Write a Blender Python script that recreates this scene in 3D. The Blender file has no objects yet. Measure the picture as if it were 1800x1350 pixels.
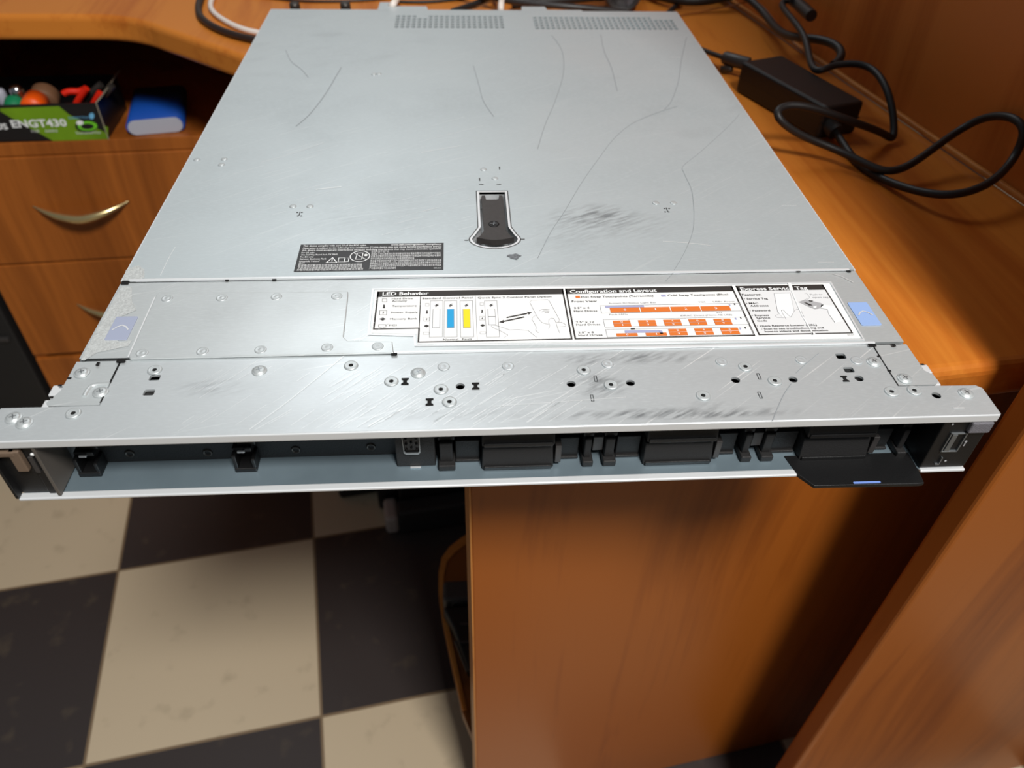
import bpy, bmesh, math, random
import numpy as np
from mathutils import Vector, Matrix

# ------------------------------------------------------------------ camera, world, lights, exposure
SC = bpy.context.scene
COL = SC.collection
CAM = np.array([-.0204716701, -.250401753, .257693055])
PITCH, YAW, ROLL, FPX = .741537665, .0808008072, .0311318814, 1337.95695
def _axes():
    cy, sy, cp, sp = math.cos(YAW), math.sin(YAW), math.cos(PITCH), math.sin(PITCH)
    f = np.array([sy*cp, cy*cp, -sp]); r = np.array([cy, -sy, 0.]); u = np.cross(r, f)
    c, s = math.cos(ROLL), math.sin(ROLL)
    return r*c+u*s, -r*s+u*c, f
RR, UU, FF = _axes()
cam_data = bpy.data.cameras.new('camera'); cam = bpy.data.objects.new('camera', cam_data); COL.objects.link(cam)
cam.matrix_world = Matrix(((RR[0], UU[0], -FF[0], CAM[0]), (RR[1], UU[1], -FF[1], CAM[1]), (RR[2], UU[2], -FF[2], CAM[2]), (0, 0, 0, 1)))
cam_data.sensor_width = 36; cam_data.lens = FPX*36/1800; cam_data.clip_start = .01
cam_data.dof.use_dof = True; cam_data.dof.focus_distance = .43; cam_data.dof.aperture_fstop = 9.0
SC.camera = cam

world = bpy.data.worlds.new('world'); SC.world = world; world.use_nodes = True
bg = world.node_tree.nodes['Background']; bg.inputs[0].default_value = (.80, .90, 1, 1); bg.inputs[1].default_value = .115

def area(name, loc, target, size, power, color, spread=180):
    l = bpy.data.lights.new(name, 'AREA'); l.shape = 'SQUARE'; l.size = size; l.energy = power; l.color = color
    l.spread = math.radians(spread)
    o = bpy.data.objects.new(name, l); COL.objects.link(o); o.location = loc
    o.rotation_euler = (Vector(target)-Vector(loc)).to_track_quat('-Z', 'Y').to_euler()
    return o
area('ceiling_lamp', (.42, -.98, 1.75), (.05, .2, -.1), .42, 56, (1, .975, .94))
area('rear_fill', (-.35, 1.9, 1.8), (-.1, .3, 0), .6, 9, (.93, .97, 1))  # unseen weak fill light, added to give the lid its sheen

SC.view_settings.view_transform = 'Standard'; SC.view_settings.look = 'None'
SC.view_settings.exposure = 0.0; SC.view_settings.gamma = 1.0; SC.view_settings.use_curve_mapping = False

def ray(px, py): return (px-900)/FPX*RR-(py-675)/FPX*UU+FF
def at(px, py, z=0.0):                      # where the line of sight through a photograph point meets a level plane
    d = ray(px, py); return Vector(CAM+d*(z-CAM[2])/d[2])
def atp(px, py, p, n):                      # ... meets any plane
    d = ray(px, py); n = np.array(n); return Vector(CAM+d*(np.dot(np.array(p)-CAM, n)/np.dot(d, n)))

# ------------------------------------------------------------------ materials
def lin(c):
    return tuple(((v/255)/12.92 if v/255 <= .04045 else ((v/255+.055)/1.055)**2.4) for v in c)+(1,)
def mat(name, rgb, rough=.5, metal=0, spec=.5, noise=0, nscale=40, bump=0, bscale=200, coat=0):
    m = bpy.data.materials.new(name); m.use_nodes = True; nt = m.node_tree; b = nt.nodes['Principled BSDF']
    col = lin(rgb); b.inputs['Base Color'].default_value = col
    b.inputs['Roughness'].default_value = rough; b.inputs['Metallic'].default_value = metal
    b.inputs['Specular IOR Level'].default_value = spec; b.inputs['Coat Weight'].default_value = coat
    tc = nt.nodes.new('ShaderNodeTexCoord')
    if noise:
        n = nt.nodes.new('ShaderNodeTexNoise'); n.inputs['Scale'].default_value = nscale; n.inputs['Detail'].default_value = 5
        nt.links.new(tc.outputs['Object'], n.inputs['Vector'])
        r = nt.nodes.new('ShaderNodeValToRGB'); r.color_ramp.elements[0].position = .3; r.color_ramp.elements[1].position = .7
        r.color_ramp.elements[0].color = tuple(c*(1-noise) for c in col[:3])+(1,); r.color_ramp.elements[1].color = tuple(min(1, c*(1+noise)) for c in col[:3])+(1,)
        nt.links.new(n.outputs['Fac'], r.inputs['Fac']); nt.links.new(r.outputs['Color'], b.inputs['Base Color'])
    if bump:
        n = nt.nodes.new('ShaderNodeTexNoise'); n.inputs['Scale'].default_value = bscale; n.inputs['Detail'].default_value = 3
        nt.links.new(tc.outputs['Object'], n.inputs['Vector'])
        bp = nt.nodes.new('ShaderNodeBump'); bp.inputs['Strength'].default_value = bump; bp.inputs['Distance'].default_value = .0006
        nt.links.new(n.outputs['Fac'], bp.inputs['Height']); nt.links.new(bp.outputs['Normal'], b.inputs['Normal'])
    return m

def wood(name, axis='z', c1=(150, 78, 26), c2=(186, 108, 44), rough=.38, seed=0.0, bend=.16):
    m = bpy.data.materials.new(name); m.use_nodes = True; nt = m.node_tree; N, L = nt.nodes, nt.links; b = N['Principled BSDF']
    tc = N.new('ShaderNodeTexCoord')
    # slow waviness bends the grain
    w = N.new('ShaderNodeTexNoise'); w.inputs['Scale'].default_value = 2.2; w.inputs['Detail'].default_value = 1
    L.new(tc.outputs['Object'], w.inputs['Vector'])
    vm = N.new('ShaderNodeVectorMath'); vm.operation = 'MULTIPLY_ADD'; L.new(w.outputs['Color'], vm.inputs[0])
    vm.inputs[1].default_value = (bend*.5,)*3; L.new(tc.outputs['Object'], vm.inputs[2])
    def grain(s_across, s_along, detail, off):
        mp = N.new('ShaderNodeMapping'); sc = {'x': (s_along, s_across, s_across), 'y': (s_across, s_along, s_across), 'z': (s_across, s_across, s_along)}[axis]
        mp.inputs['Scale'].default_value = sc; mp.inputs['Location'].default_value = (seed+off, seed*1.7+off, seed*.3)
        L.new(vm.outputs[0], mp.inputs['Vector'])
        n = N.new('ShaderNodeTexNoise'); n.inputs['Scale'].default_value = 1; n.inputs['Detail'].default_value = detail; n.inputs['Roughness'].default_value = .6
        L.new(mp.outputs[0], n.inputs['Vector']); return n
    g1 = grain(16, .9, 4, 0); g2 = grain(120, 3.5, 3, 9); g3 = grain(5, .7, 1, 4)
    a = N.new('ShaderNodeMath'); a.operation = 'MULTIPLY_ADD'; L.new(g2.outputs['Fac'], a.inputs[0]); a.inputs[1].default_value = .35; L.new(g1.outputs['Fac'], a.inputs[2])
    a2 = N.new('ShaderNodeMath'); a2.operation = 'MULTIPLY_ADD'; L.new(g3.outputs['Fac'], a2.inputs[0]); a2.inputs[1].default_value = .6; L.new(a.outputs[0], a2.inputs[2])
    r = N.new('ShaderNodeValToRGB'); e = r.color_ramp.elements
    e[0].position = .70; e[0].color = lin(c1); e[1].position = 1.22 if False else 1.0; e[1].color = lin(c2)
    mid = e.new(.86); mid.color = lin(tuple((x+y)/2 for x, y in zip(c1, c2)))
    L.new(a2.outputs[0], r.inputs['Fac']); L.new(r.outputs['Color'], b.inputs['Base Color'])
    b.inputs['Roughness'].default_value = rough; b.inputs['Specular IOR Level'].default_value = .32
    return m

def sheet_metal(name, base=(200, 205, 206), rough=.42, metal=.45, streak=.10, mark=.5, seed=0, spots=()):
    """galvanised sheet: brushed streaks, fine light scratches running up to the right, faint dirt"""
    m = bpy.data.materials.new(name); m.use_nodes = True; nt = m.node_tree; N, L = nt.nodes, nt.links; b = N['Principled BSDF']
    tc = N.new('ShaderNodeTexCoord')
    def nz(scale, rot, mscale, detail=3, loc=0):
        mp = N.new('ShaderNodeMapping'); mp.vector_type = 'TEXTURE'; mp.inputs['Rotation'].default_value = (0, 0, rot)
        mp.inputs['Location'].default_value = (loc+seed, loc, 0); mp.inputs['Scale'].default_value = mscale
        L.new(tc.outputs['Object'], mp.inputs['Vector'])
        n = N.new('ShaderNodeTexNoise'); n.inputs['Scale'].default_value = scale; n.inputs['Detail'].default_value = detail
        L.new(mp.outputs[0], n.inputs['Vector']); return n
    base_n = nz(9, 0, (1, 1, 1), 4)
    fine = nz(260, 0, (1, .25, 1), 2, 3)
    scr = nz(420, math.radians(38), (30, .55, 1), 1, 5)       # long light scratches
    scr2 = nz(300, math.radians(14), (22, .6, 1), 1, 8)
    zone = nz(6, 0, (1, 1, 1), 2, 11)
    dirt = nz(30, math.radians(20), (1.6, .8, 1), 5, 17); dzone = nz(5, 0, (1, 1, 1), 1, 23)
    def ramp(src, lo, hi):
        r = N.new('ShaderNodeMapRange'); r.inputs['From Min'].default_value = lo; r.inputs['From Max'].default_value = hi
        L.new(src.outputs[0], r.inputs['Value']); return r
    def mul(a_, b_):
        x = N.new('ShaderNodeMath'); x.operation = 'MULTIPLY'; L.new(a_.outputs[0], x.inputs[0])
        if isinstance(b_, float): x.inputs[1].default_value = b_
        else: L.new(b_.outputs[0], x.inputs[1])
        return x
    def mix(fac, c_in, col):
        x = N.new('ShaderNodeMix'); x.data_type = 'RGBA'; L.new(fac.outputs[0], x.inputs['Factor'])
        if c_in is None: x.inputs[6].default_value = lin(base)
        else: L.new(c_in.outputs[2], x.inputs[6])
        x.inputs[7].default_value = lin(col); return x
    dk = tuple(v*.93 for v in base); lt = tuple(min(255, v*1.07) for v in base)
    c = mix(ramp(base_n, .35, .7), None, dk)
    c = mix(mul(ramp(fine, .45, .75), streak*3), c, lt)
    s = mul(ramp(scr, .66, .74), ramp(zone, .40, .62)); s2 = mul(ramp(scr2, .68, .76), ramp(zone, .62, .42))
    c = mix(mul(s, mark), c, (250, 252, 252)); c = mix(mul(s2, mark*.8), c, (245, 248, 248))
    c = mix(mul(mul(ramp(dirt, .55, .75), ramp(dzone, .5, .75)), .22), c, (120, 124, 128))
    rub = nz(330, math.radians(28), (4.5, .8, 1), 8, 41)
    for (sx, sy, rx, ry, st) in spots:           # rubbed dirt, each patch where it is on the sheet
        v1 = N.new('ShaderNodeVectorMath'); v1.operation = 'SUBTRACT'; L.new(tc.outputs['Object'], v1.inputs[0]); v1.inputs[1].default_value = (sx, sy, 0)
        v2 = N.new('ShaderNodeVectorMath'); v2.operation = 'MULTIPLY'; L.new(v1.outputs[0], v2.inputs[0]); v2.inputs[1].default_value = (1/rx, 1/ry, 0)
        v3 = N.new('ShaderNodeVectorMath'); v3.operation = 'LENGTH'; L.new(v2.outputs[0], v3.inputs[0])
        r3 = N.new('ShaderNodeMapRange'); r3.inputs['From Min'].default_value = 1; r3.inputs['From Max'].default_value = .2; L.new(v3.outputs['Value'], r3.inputs['Value'])
        c = mix(mul(mul(ramp(rub, .42, .66), r3), float(st)), c, (84, 88, 92))
    L.new(c.outputs[2], b.inputs['Base Color'])
    rr = ramp(base_n, .3, .7); rr.inputs['To Min'].default_value = rough-.05; rr.inputs['To Max'].default_value = rough+.08
    L.new(rr.outputs[0], b.inputs['Roughness'])
    b.inputs['Metallic'].default_value = metal
    b.inputs['Specular IOR Level'].default_value = .8
    bp = N.new('ShaderNodeBump'); bp.inputs['Strength'].default_value = .12; bp.inputs['Distance'].default_value = .0004
    L.new(nz(14, 0, (1, 1, 1), 2, 31).outputs[0], bp.inputs['Height']); L.new(bp.outputs['Normal'], b.inputs['Normal'])
    return m

M = dict(
    metal_front=sheet_metal('metal_front', base=(206, 212, 214), mark=.75, seed=2, spots=[(.075, .0065, .075, .0045, .75), (.10, .0045, .05, .003, .6), (.045, .0275, .014, .011, .7), (.052, .0270, .010, .008, .5), (.072, .0480, .045, .006, .6), (-.145, .0330, .022, .009, .3), (.098, .012, .012, .006, .25), (-.025, .010, .05, .006, .25), (.04, .047, .012, .006, .5)]), metal_mid=sheet_metal('metal_mid', base=(206, 212, 213), mark=.5, seed=5),
    metal_lid=sheet_metal('metal_lid', base=(200, 210, 213), metal=.38, rough=.44, mark=.2, seed=9, spots=[(.068, .192, .034, .018, .62), (.080, .180, .050, .022, .25), (.045, .170, .030, .035, .15), (-.10, .19, .03, .02, .12)]),
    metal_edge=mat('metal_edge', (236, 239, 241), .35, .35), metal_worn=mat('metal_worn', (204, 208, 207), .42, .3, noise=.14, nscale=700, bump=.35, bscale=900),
    metal_bright=mat('metal_bright', (222, 226, 228), .35, .6), metal_dull=mat('metal_dull', (150, 155, 158), .4, .8, noise=.15, nscale=60),
    zinc=mat('zinc', (138, 156, 166), .4, .6, noise=.12, nscale=22), chrome=mat('chrome', (210, 210, 212), .18, 1),
    black=mat('black', (16, 16, 17), .45, bump=.15, bscale=1500), black_soft=mat('black_soft', (30, 29, 29), .6, bump=.3, bscale=1200),
    charcoal=mat('charcoal', (58, 55, 54), .5, noise=.12, nscale=300), darkmetal=mat('darkmetal', (74, 70, 66), .4, .6, noise=.15, nscale=200),
    grey_tex=mat('grey_tex', (120, 118, 124), .6, bump=1, bscale=2500), void=mat('void', (6, 6, 6), .9),
    paper=mat('paper', (240, 241, 240), .5), paper_dim=mat('paper_dim', (226, 227, 228), .5), print_small=mat('print_small', (96, 94, 93), .6),
    ink=mat('ink', (50, 47, 45), .55), ink_grey=mat('ink_grey', (120, 120, 120), .6), inklight=mat('ink_light', (170, 170, 172), .6),
    orange=mat('print_orange', (222, 118, 48), .5), blue=mat('print_blue', (18, 158, 216), .5), yellow=mat('print_yellow', (246, 222, 22), .5),
    lilac=mat('print_lilac', (168, 170, 205), .5), lbl_black=mat('label_black', (36, 36, 37), .4), white=mat('print_white', (236, 238, 238), .5),
    touch_blue=mat('touch_blue', (150, 178, 226), .35), touch_grey=mat('touch_grey', (160, 168, 190), .4), pull_blue=mat('pull_blue', (120, 150, 222), .4),
    scratch_dark=mat('scratch_dark', (150, 156, 160), .6, .1), scratch_light=mat('scratch_light', (248, 250, 250), .4, .4), smudge=mat('smudge', (118, 122, 126), .6, .3, noise=.4, nscale=900),
    pcb=mat('pcb', (150, 140, 122), .5, noise=.35, nscale=90),
    wood_desk=wood('wood_desk', 'y', (174, 92, 28), (204, 124, 46), .34, 1.0), wood_panel=wood('wood_panel', 'z', (130, 66, 19), (162, 89, 29), .38, 3.0),
    wood_side=wood('wood_side', 'z', (172, 90, 32), (202, 118, 50), .4, 7.0), wood_drawer=wood('wood_drawer', 'z', (134, 72, 24), (170, 96, 36), .4, 12.0, .1),
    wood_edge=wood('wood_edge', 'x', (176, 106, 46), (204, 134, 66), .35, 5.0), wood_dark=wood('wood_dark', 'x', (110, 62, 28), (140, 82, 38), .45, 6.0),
    brass=mat('brass', (226, 204, 150), .22, .85), rubber=mat('rubber', (26, 25, 25), .5), rubber_grey=mat('rubber_grey', (44, 42, 42), .42),
    white_plastic=mat('white_plastic', (236, 226, 218), .35), cable_brown=mat('cable_brown', (44, 30, 24), .45),
    box_black=mat('box_black', (24, 22, 24), .35), box_green=mat('box_green', (110, 150, 22), .4, noise=.25, nscale=12), box_card=mat('box_card', (150, 140, 120), .8),
    red=mat('red', (225, 38, 16), .4), orange_cap=mat('orange_cap', (250, 92, 10), .45), green=mat('green', (16, 130, 84), .5), brown=mat('brown', (120, 84, 58), .6),
    bank_blue=mat('bank_blue', (24, 78, 170), .32), bank_white=mat('bank_white', (176, 178, 190), .5),
    wall=mat('wall_paint', (176, 172, 165), .9, noise=.03, nscale=3), plaster=mat('plaster', (160, 158, 152), .9),
)

# ------------------------------------------------------------------ mesh helpers
class MB:
    def __init__(s): s.v = []; s.f = []; s.m = []; s.sm = []; s.calls = []
    def add(s, vs, fs, mi=0, smooth=False):
        o = len(s.v); s.calls.append((list(vs), [tuple(f) for f in fs], mi, smooth)); s.v += [tuple(v) for v in vs]; s.f += [tuple(i+o for i in f) for f in fs]; s.m += [mi]*len(fs); s.sm += [smooth]*len(fs); return s
    def box(s, x0, x1, y0, y1, z0, z1, mi=0):
        return s.add([(x0, y0, z0), (x1, y0, z0), (x1, y1, z0), (x0, y1, z0), (x0, y0, z1), (x1, y0, z1), (x1, y1, z1), (x0, y1, z1)],
                     [(0, 3, 2, 1), (4, 5, 6, 7), (0, 1, 5, 4), (1, 2, 6, 5), (2, 3, 7, 6), (3, 0, 4, 7)], mi)
    def prism(s, pts, z0, z1, mi=0, smooth=False):
        n = len(pts); a = sum(pts[i][0]*pts[(i+1) % n][1]-pts[(i+1) % n][0]*pts[i][1] for i in range(n))
        if a < 0: pts = pts[::-1]
        vs = [(p[0], p[1], z0) for p in pts]+[(p[0], p[1], z1) for p in pts]
        s.add(vs, [tuple(range(n))[::-1], tuple(range(n, 2*n))], mi)
        o = len(s.v)-2*n
        for i in range(n):
            j = (i+1) % n; s.f.append((o+i, o+j, o+n+j, o+n+i)); s.m.append(mi); s.sm.append(smooth)
        return s
    def flat(s, pts, z, mi=0):
        n = len(pts); a = sum(pts[i][0]*pts[(i+1) % n][1]-pts[(i+1) % n][0]*pts[i][1] for i in range(n))
        if a < 0: pts = pts[::-1]
        return s.add([(p[0], p[1], z) for p in pts], [tuple(range(n))], mi)
    def line(s, pts, w, z, mi=0, closed=False):               # a flat ribbon of width w, mitred at its bends
        q = []
        for p in pts:
            v = Vector((p[0], p[1]))
            if not q or (v-q[-1]).length > 1e-7: q.append(v)
        if closed and (q[0]-q[-1]).length < 1e-7: q.pop()
        n = len(q)
        if n < 2: return s
        vs = []
        for i in range(n):
            a = q[i-1] if (i > 0 or closed) else None; b = q[(i+1) % n] if (i < n-1 or closed) else None
            d1 = (q[i]-a).normalized() if a is not None else None; d2 = (b-q[i]).normalized() if b is not None else None
            d1 = d1 or d2; d2 = d2 or d1
            m = (d1+d2)
            m = d1 if m.length < 1e-6 else m.normalized()
            k = w/2/max(.45, m.dot(d1)); nn_ = Vector((-m.y, m.x))*k
            vs += [(q[i].x-nn_.x, q[i].y-nn_.y, z), (q[i].x+nn_.x, q[i].y+nn_.y, z)]
        fs = [(2*i, 2*((i+1) % n), 2*((i+1) % n)+1, 2*i+1) for i in range(n if closed else n-1)]
        return s.add(vs, fs, mi)
    def ring(s, c, prof, n=24, mi=0, smooth=True, axis='z', sy=1.0):   # lathe: prof = [(r, h)...]
        vs = []
        for r, h in prof:
            for k in range(n):
                t = 2*math.pi*k/n; x, y = r*math.cos(t), r*math.sin(t)*sy
                p = {'z': (x, y, h), 'y': (x, h, y), 'x': (h, x, y)}[axis]
                vs.append((c[0]+p[0], c[1]+p[1], c[2]+p[2]))
        fs = []
        for j in range(len(prof)-1):
            for k in range(n):
                k2 = (k+1) % n; fs.append((j*n+k, j*n+k2, (j+1)*n+k2, (j+1)*n+k))
        s.add(vs, fs, mi, smooth)
        o = len(s.v)-len(vs)
        if prof[-1][0] > 1e-6: s.f.append(tuple(o+(len(prof)-1)*n+k for k in range(n))); s.m.append(mi); s.sm.append(False)
        if prof[0][0] > 1e-6: s.f.append(tuple(o+k for k in range(n))[::-1]); s.m.append(mi); s.sm.append(False)
        return s
    def build(s, name, mats, parent=None, bevel=0, seg=2, fix=True):
        me = bpy.data.meshes.new(name); me.from_pydata(s.v, [], s.f); me.update()
        if not isinstance(mats, (list, tuple)): mats = [mats]
        for m in mats: me.materials.append(m)
        me.polygons.foreach_set('material_index', s.m); me.polygons.foreach_set('use_smooth', s.sm)
        if fix:
            bm = bmesh.new(); bm.from_mesh(me); bmesh.ops.recalc_face_normals(bm, faces=bm.faces); bm.to_mesh(me); bm.free()
        o = bpy.data.objects.new(name, me); COL.objects.link(o)
        if parent: o.parent = parent
        if bevel:
            b = o.modifiers.new('bevel', 'BEVEL'); b.width = bevel; b.segments = seg; b.limit_method = 'ANGLE'; b.angle_limit = math.radians(40)
        return o

def build_each(mb, name, material, bevel=0):   # every piece its own part of the server
    for vs, fs, mi, sm_ in mb.calls: S(MB().add(vs, fs, mi, sm_).build(name, material, None, bevel, fix=len(fs) > 2))
def to_mesh(cobj):
    bpy.context.view_layer.update()
    dg = bpy.context.evaluated_depsgraph_get()
    me = bpy.data.meshes.new_from_object(cobj.evaluated_get(dg), depsgraph=dg)
    cd = cobj.data; bpy.data.objects.remove(cobj); bpy.data.curves.remove(cd); return me

def plate(name, outer, holes, z0, z1, material, parent=None, bevel=0):
    """flat sheet with real openings"""
    cu = bpy.data.curves.new(name, 'CURVE'); cu.dimensions = '2D'; cu.fill_mode = 'BOTH'
    for loop in [outer]+holes:
        sp = cu.splines.new('POLY'); sp.points.add(len(loop)-1); sp.use_cyclic_u = True
        for p, q in zip(sp.points, loop): p.co = (q[0], q[1], 0, 1)
    cu.extrude = (z1-z0)/2
    tmp = bpy.data.objects.new('tmp', cu); COL.objects.link(tmp); me = to_mesh(tmp); me.name = name
    me.transform(Matrix.Translation((0, 0, (z0+z1)/2))); me.materials.clear(); me.materials.append(material)
    o = bpy.data.objects.new(name, me); COL.objects.link(o)
    if parent: o.parent = parent
    return o

def tube(name, pts, r, material, parent=None, cyclic=False, res=6, flat_z=None):
    cu = bpy.data.curves.new(name, 'CURVE'); cu.dimensions = '3D'; cu.bevel_depth = r; cu.bevel_resolution = 4; cu.use_fill_caps = True
    cu.resolution_u = res
    sp = cu.splines.new('NURBS'); sp.points.add(len(pts)-1); sp.order_u = 4; sp.use_endpoint_u = not cyclic; sp.use_cyclic_u = cyclic
    for p, q in zip(sp.points, pts): p.co = (q[0], q[1], q[2], 1)
    tmp = bpy.data.objects.new('tmp', cu); COL.objects.link(tmp); me = to_mesh(tmp); me.name = name
    me.materials.clear(); me.materials.append(material); me.polygons.foreach_set('use_smooth', [True]*len(me.polygons))
    o = bpy.data.objects.new(name, me); COL.objects.link(o)
    if parent: o.parent = parent
    return o

def text_into(mb, s, x0, x1, y0, y1, z, mi=0, bold=0.0, frame=None, fit=True):
    """lettering laid flat: baseline x0..x1, cap height y0..y1"""
    cu = bpy.data.curves.new('t', 'FONT'); cu.body = s; cu.size = 1; cu.offset = bold; cu.fill_mode = 'FRONT' if hasattr(cu, 'fill_mode') else 'BOTH'
    cu.resolution_u = 2
    tmp = bpy.data.objects.new('tmp', cu); COL.objects.link(tmp); me = to_mesh(tmp)
    if not me.vertices: bpy.data.meshes.remove(me); return
    xs = [v.co.x for v in me.vertices]; lx, hx = min(xs), max(xs)
    kx = (x1-x0)/(hx-lx); ky = (y1-y0)/.72
    vs = []
    for v in me.vertices:
        p = (x0+(v.co.x-lx)*kx, y0+v.co.y*ky, z)
        vs.append(frame(p) if frame else p)
    mb.add(vs, [tuple(p.vertices) for p in me.polygons], mi)
    bpy.data.meshes.remove(me)

def empty(name, loc, label=None, cat=None, group=None, rz=0):
    o = bpy.data.objects.new(name, None); COL.objects.link(o); o.location = loc; o.rotation_euler = (0, 0, rz); o.empty_display_size = .05
    if label: o['label'] = label; o['category'] = cat
    if group: o['group'] = group
    return o
def tag(o, label, cat, group=None):
    o['label'] = label; o['category'] = cat
    if group: o['group'] = group
    return o
def setorigin(o, loc):
    o.data.transform(Matrix.Translation(-Vector(loc))); o.location = loc; return o
def rot2(p, a): return (p[0]*math.cos(a)-p[1]*math.sin(a), p[0]*math.sin(a)+p[1]*math.cos(a))
def circ(c, r, n=16, sy=1.0): return [(c[0]+r*math.cos(2*math.pi*k/n), c[1]+r*sy*math.sin(2*math.pi*k/n)) for k in range(n)]
def rrect(x0, x1, y0, y1, r, n=4):
    out = []
    for cx, cy, a in ((x1-r, y1-r, 0), (x0+r, y1-r, 90), (x0+r, y0+r, 180), (x1-r, y0+r, 270)):
        for k in range(n+1):
            t = math.radians(a+90*k/n); out.append((cx+r*math.cos(t), cy+r*math.sin(t)))
    return out
def quad_at(l, z=0): return [tuple(at(x, y, z)[:2]) for x, y in l]

DESK = -.0430; FLOOR = -.78; TH = math.radians(9.5)

# ------------------------------------------------------------------ the setting
FO = (-.277, .516, FLOOR)
fl = MB().flat([(-3, -3), (3, -3), (3, 3), (-3, 3)], 0).build('floor', mat('tmpfloor', (128, 128, 128)))
fl.location = FO; fl.rotation_euler = (0, 0, math.radians(9.4)); fl['kind'] = 'structure'
def floor_mat():
    m = bpy.data.materials.new('floor_tiles'); m.use_nodes = True; nt = m.node_tree; N, L = nt.nodes, nt.links; b = N['Principled BSDF']
    tc = N.new('ShaderNodeTexCoord'); sc = N.new('ShaderNodeVectorMath'); sc.operation = 'SCALE'; sc.inputs['Scale'].default_value = 1/.3
    L.new(tc.outputs['Object'], sc.inputs[0])
    off = N.new('ShaderNodeVectorMath'); off.operation = 'ADD'; off.inputs[1].default_value = (101, 100, .5); L.new(sc.outputs[0], off.inputs[0])
    ck = N.new('ShaderNodeTexChecker'); ck.inputs['Scale'].default_value = 1; L.new(off.outputs[0], ck.inputs['Vector'])
    ck.inputs['Color1'].default_value = lin((196, 178, 150)); ck.inputs['Color2'].default_value = lin((55, 48, 46))
    sep = N.new('ShaderNodeSeparateXYZ'); L.new(off.outputs[0], sep.inputs[0])
    def edge(k):
        fr = N.new('ShaderNodeMath'); fr.operation = 'PINGPONG'; fr.inputs[1].default_value = .5; L.new(sep.outputs[k], fr.inputs[0])
        lt = N.new('ShaderNodeMath'); lt.operation = 'LESS_THAN'; lt.inputs[1].default_value = .0065; L.new(fr.outputs[0], lt.inputs[0]); return lt
    mx = N.new('ShaderNodeMath'); mx.operation = 'MAXIMUM'; L.new(edge(0).outputs[0], mx.inputs[0]); L.new(edge(1).outputs[0], mx.inputs[1])
    n = N.new('ShaderNodeTexNoise'); n.inputs['Scale'].default_value = 26; n.inputs['Detail'].default_value = 6; L.new(tc.outputs['Object'], n.inputs['Vector'])
    mr = N.new('ShaderNodeMapRange'); mr.inputs['From Min'].default_value = .60; mr.inputs['From Max'].default_value = .80; mr.inputs['To Max'].default_value = .35; L.new(n.outputs['Fac'], mr.inputs['Value'])
    d = N.new('ShaderNodeMix'); d.data_type = 'RGBA'; L.new(mr.outputs[0], d.inputs['Factor']); L.new(ck.outputs['Color'], d.inputs[6]); d.inputs[7].default_value = lin((110, 96, 74))
    g = N.new('ShaderNodeMix'); g.data_type = 'RGBA'; L.new(mx.outputs[0], g.inputs['Factor']); L.new(d.outputs[2], g.inputs[6]); g.inputs[7].default_value = lin((124, 104, 80))
    L.new(g.outputs[2], b.inputs['Base Color']); b.inputs['Roughness'].default_value = .42
    return m
fl.data.materials.clear(); fl.data.materials.append(floor_mat())
w = MB().box(-3, 3, 2.3, 2.4, FLOOR, 1.9).build('wall_back', M['wall']); w['kind'] = 'structure'

# ------------------------------------------------------------------ desk
def fr(px_, py_, o=(0, 0), a=TH):            # furniture frame -> world
    q = rot2((px_, py_), a); return (o[0]+q[0], o[1]+q[1])
desk = empty('desk', (-.02, .09, FLOOR), 'orange wood grain corner desk carrying the grey metal server', 'desk')
top_out = [(-1.6, .735), (-1.6, 1.75), (.34, 1.75)]
e_dir = Vector((.0925, -.5051)).normalized()
jA = Vector((.3480, .7730)); jB = jA-e_dir*.98
top_out = [(-1.7, .742), (-.46, .7445)]
# rounded corner between the left wing and the slanting edge
c0, c1, c2 = Vector((-.46, .7445)), Vector((-.412, .7445)), Vector((-.372, .7070))
for k in range(1, 9):
    t = k/8; p = c0*(1-t)**2+c1*2*t*(1-t)+c2*t*t; top_out.append(tuple(p))
top_out += [(-.251, .609), (-.130, .510)]
c0, c1, c2 = Vector((-.130, .510)), Vector((-.085, .470)), Vector((-.075, .400))
for k in range(1, 7):
    t = k/6; p = c0*(1-t)**2+c1*2*t*(1-t)+c2*t*t; top_out.append(tuple(p))
top_out += [(-.022, .075), (-.012, .052), (.006, .047), (.263, .078), (.46, .102), tuple(jA+e_dir*.66), tuple(jA), tuple(jB), (-1.7, 1.75)]
top_out = [p for p in top_out]
dt = MB().prism(top_out, DESK-.030, DESK).build('tabletop', M['wood_desk'], None, .007, 4)
dt.parent = desk; dt.matrix_parent_inverse = Matrix.Identity(4)
def kid(o, parent):                          # keep world coordinates of vertices under a parent with an offset
    o.parent = parent; loc = Vector(parent.location)
    inv = Matrix.LocRotScale(loc, parent.rotation_euler, None).inverted()
    o.matrix_parent_inverse = inv; return o
kid(dt, desk)
lp = MB(); u = Vector((math.cos(TH), math.sin(TH))); nn = Vector((-u.y, u.x)); o0 = Vector((-.0195, .0885))
a = o0; b_ = o0+u*.46
lp.prism([tuple(a), tuple(b_), tuple(b_+nn*.018), tuple(a+nn*.018)], FLOOR, DESK-.030)
kid(lp.build('leg_panel', M['wood_panel'], None, .0015, 2), desk)
# narrow banding down the panel's left edge
eb = MB(); eb.prism([tuple(a-u*.0012-nn*.0004), tuple(a+u*.0002-nn*.0004), tuple(a+u*.0002+nn*.018), tuple(a-u*.0012+nn*.018)], FLOOR, DESK-.030)
kid(eb.build('edge_banding', M['wood_edge'], None), desk)
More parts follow.
